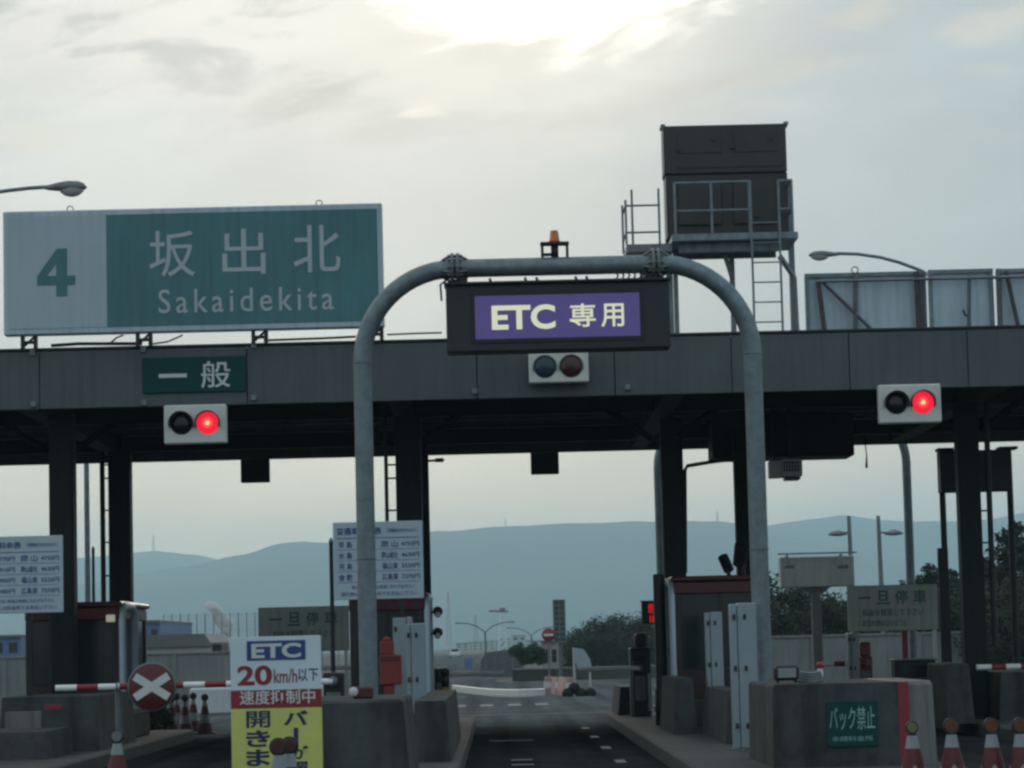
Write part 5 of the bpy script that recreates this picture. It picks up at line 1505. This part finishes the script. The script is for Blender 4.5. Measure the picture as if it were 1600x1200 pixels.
# little tank tower with window above the left wall
building(331, 346, 1006, 118, 3, m_black, 'little dark gatehouse above the left wall', 1, 2, True, m_signw)

mast(702, 1010, 925, 1700, 1.6, 'tall thin hazy mast right of the left column', m=mat('pink_mast', (.35, .22, .22), .6))
mast(744, 1010, 960, 1900, 1.8, 'shorter hazy mast behind the twin-arm lamp', m=m_galvd)
# crane
Y = 900; s = S(Y); p = px(785, 1005, Y); zj = px(785, 957, Y).z
t_ = thing('harbour_crane', 'hazy crane with red jib and white tower on the skyline', 'crane', (p.x, Y, 0))
mb = MB()
for sx in (-1, 1):
    for sy in (-1, 1): mb.bar((p.x + sx * 1.3, Y + sy * 1.3, 0), (p.x + sx * .5, Y + sy * .5, zj), .25)
for k in range(6): z = zj * k / 6; mb.bar((p.x - 1.2, Y - 1.2, z), (p.x + 1.0, Y - 1.1, z + zj / 6), .15)
mb.build('tower', m_white, t_)
MB().bar((p.x - 4, Y, zj + .6), (p.x + 2, Y, zj + .3), .35).build('jib', m_red, t_)
MB().box(p.x - .6, p.x + 1.2, Y - .8, Y + .8, zj + .02, zj + 1.5, .1).build('cab', m_redd, t_)

# practice-range net with many thin posts
Y = 300
t_ = thing('net_fence', 'tall hazy practice net on many thin posts behind the left lanes', 'net', (px(380, 1000, Y).x, Y, 0))
z1 = px(380, 957, Y).z
xs = [px(x, 1000, Y).x for x in range(256, 530, 13)]
for x in xs: MB().tube([(x, Y, 0), (x, Y, z1)], .055, 6).build('post', m_galvd, t_)
mb = MB()
for k in range(7): mb.bar((xs[0], Y, z1 * (k + 1) / 7.2), (xs[-1], Y, z1 * (k + 1) / 7.2), .007)
n_ = 120
for k in range(n_): x = xs[0] + (xs[-1] - xs[0]) * k / n_; mb.bar((x, Y + .05, 0), (x, Y + .05, z1), .008)
mb.build('netting', m_galvd, t_)

# ------------------------------------------------------------------ smoke and haze
Y = 700
bm = bmesh.new()
rng = random.Random(4)
for i in range(13):
    f = i / 12; x = 368 - 36 * f; y = 1000 - 52 * f
    c = px(x + rng.uniform(-4, 4), y, Y); r = (5 + 7 * math.sin(min(1, f * 1.3) * 2.2)) / S(Y)
    bmesh.ops.create_icosphere(bm, subdivisions=2, radius=r, matrix=Matrix.Translation(c))
me = bpy.data.meshes.new('smoke'); 
for v in bm.verts: v.co += Vector((noise.noise(v.co * .5), noise.noise(v.co * .5 + Vector((9, 0, 0))), noise.noise(v.co * .5 + Vector((0, 9, 0))))) * .9
bm.to_mesh(me); bm.free()
o = bpy.data.objects.new('smoke', me); COL.objects.link(o); o['kind'] = 'stuff'; o['label'] = 'white smoke plume drifting up left of the yellow board'
rm = o.modifiers.new('remesh', 'REMESH'); rm.mode = 'VOXEL'; rm.voxel_size = .35
mv = bpy.data.materials.new('smoke_volume'); mv.use_nodes = True; t = mv.node_tree; t.nodes.clear()
pv = t.nodes.new('ShaderNodeVolumePrincipled'); pv.inputs['Color'].default_value = (.95, .93, .92, 1); 
tcs = t.nodes.new('ShaderNodeTexCoord'); nzs = t.nodes.new('ShaderNodeTexNoise'); nzs.inputs['Scale'].default_value = .55; nzs.inputs['Detail'].default_value = 3
mrs = t.nodes.new('ShaderNodeMapRange'); mrs.inputs['From Min'].default_value = .38; mrs.inputs['From Max'].default_value = .7; mrs.inputs['To Max'].default_value = 3.0
t.links.new(tcs.outputs['Object'], nzs.inputs['Vector']); t.links.new(nzs.outputs['Fac'], mrs.inputs['Value']); t.links.new(mrs.outputs[0], pv.inputs['Density'])
ou = t.nodes.new('ShaderNodeOutputMaterial'); t.links.new(pv.outputs[0], ou.inputs['Volume'])
me.materials.append(mv)

hz = MB().box(-3300, 3300, -320, 7700, -4.2, 330).build('haze', m_white)
hz['kind'] = 'stuff'; hz['label'] = 'pale blue air thickening towards the hills'
mh = bpy.data.materials.new('haze_air'); mh.use_nodes = True; t = mh.node_tree; t.nodes.clear()
pv = t.nodes.new('ShaderNodeVolumePrincipled'); pv.inputs['Color'].default_value = (.58, .84, .97, 1); pv.inputs['Density'].default_value = 2.7e-4; pv.inputs['Anisotropy'].default_value = .42
ou = t.nodes.new('ShaderNodeOutputMaterial'); t.links.new(pv.outputs[0], ou.inputs['Volume'])
hz.data.materials.clear(); hz.data.materials.append(mh)
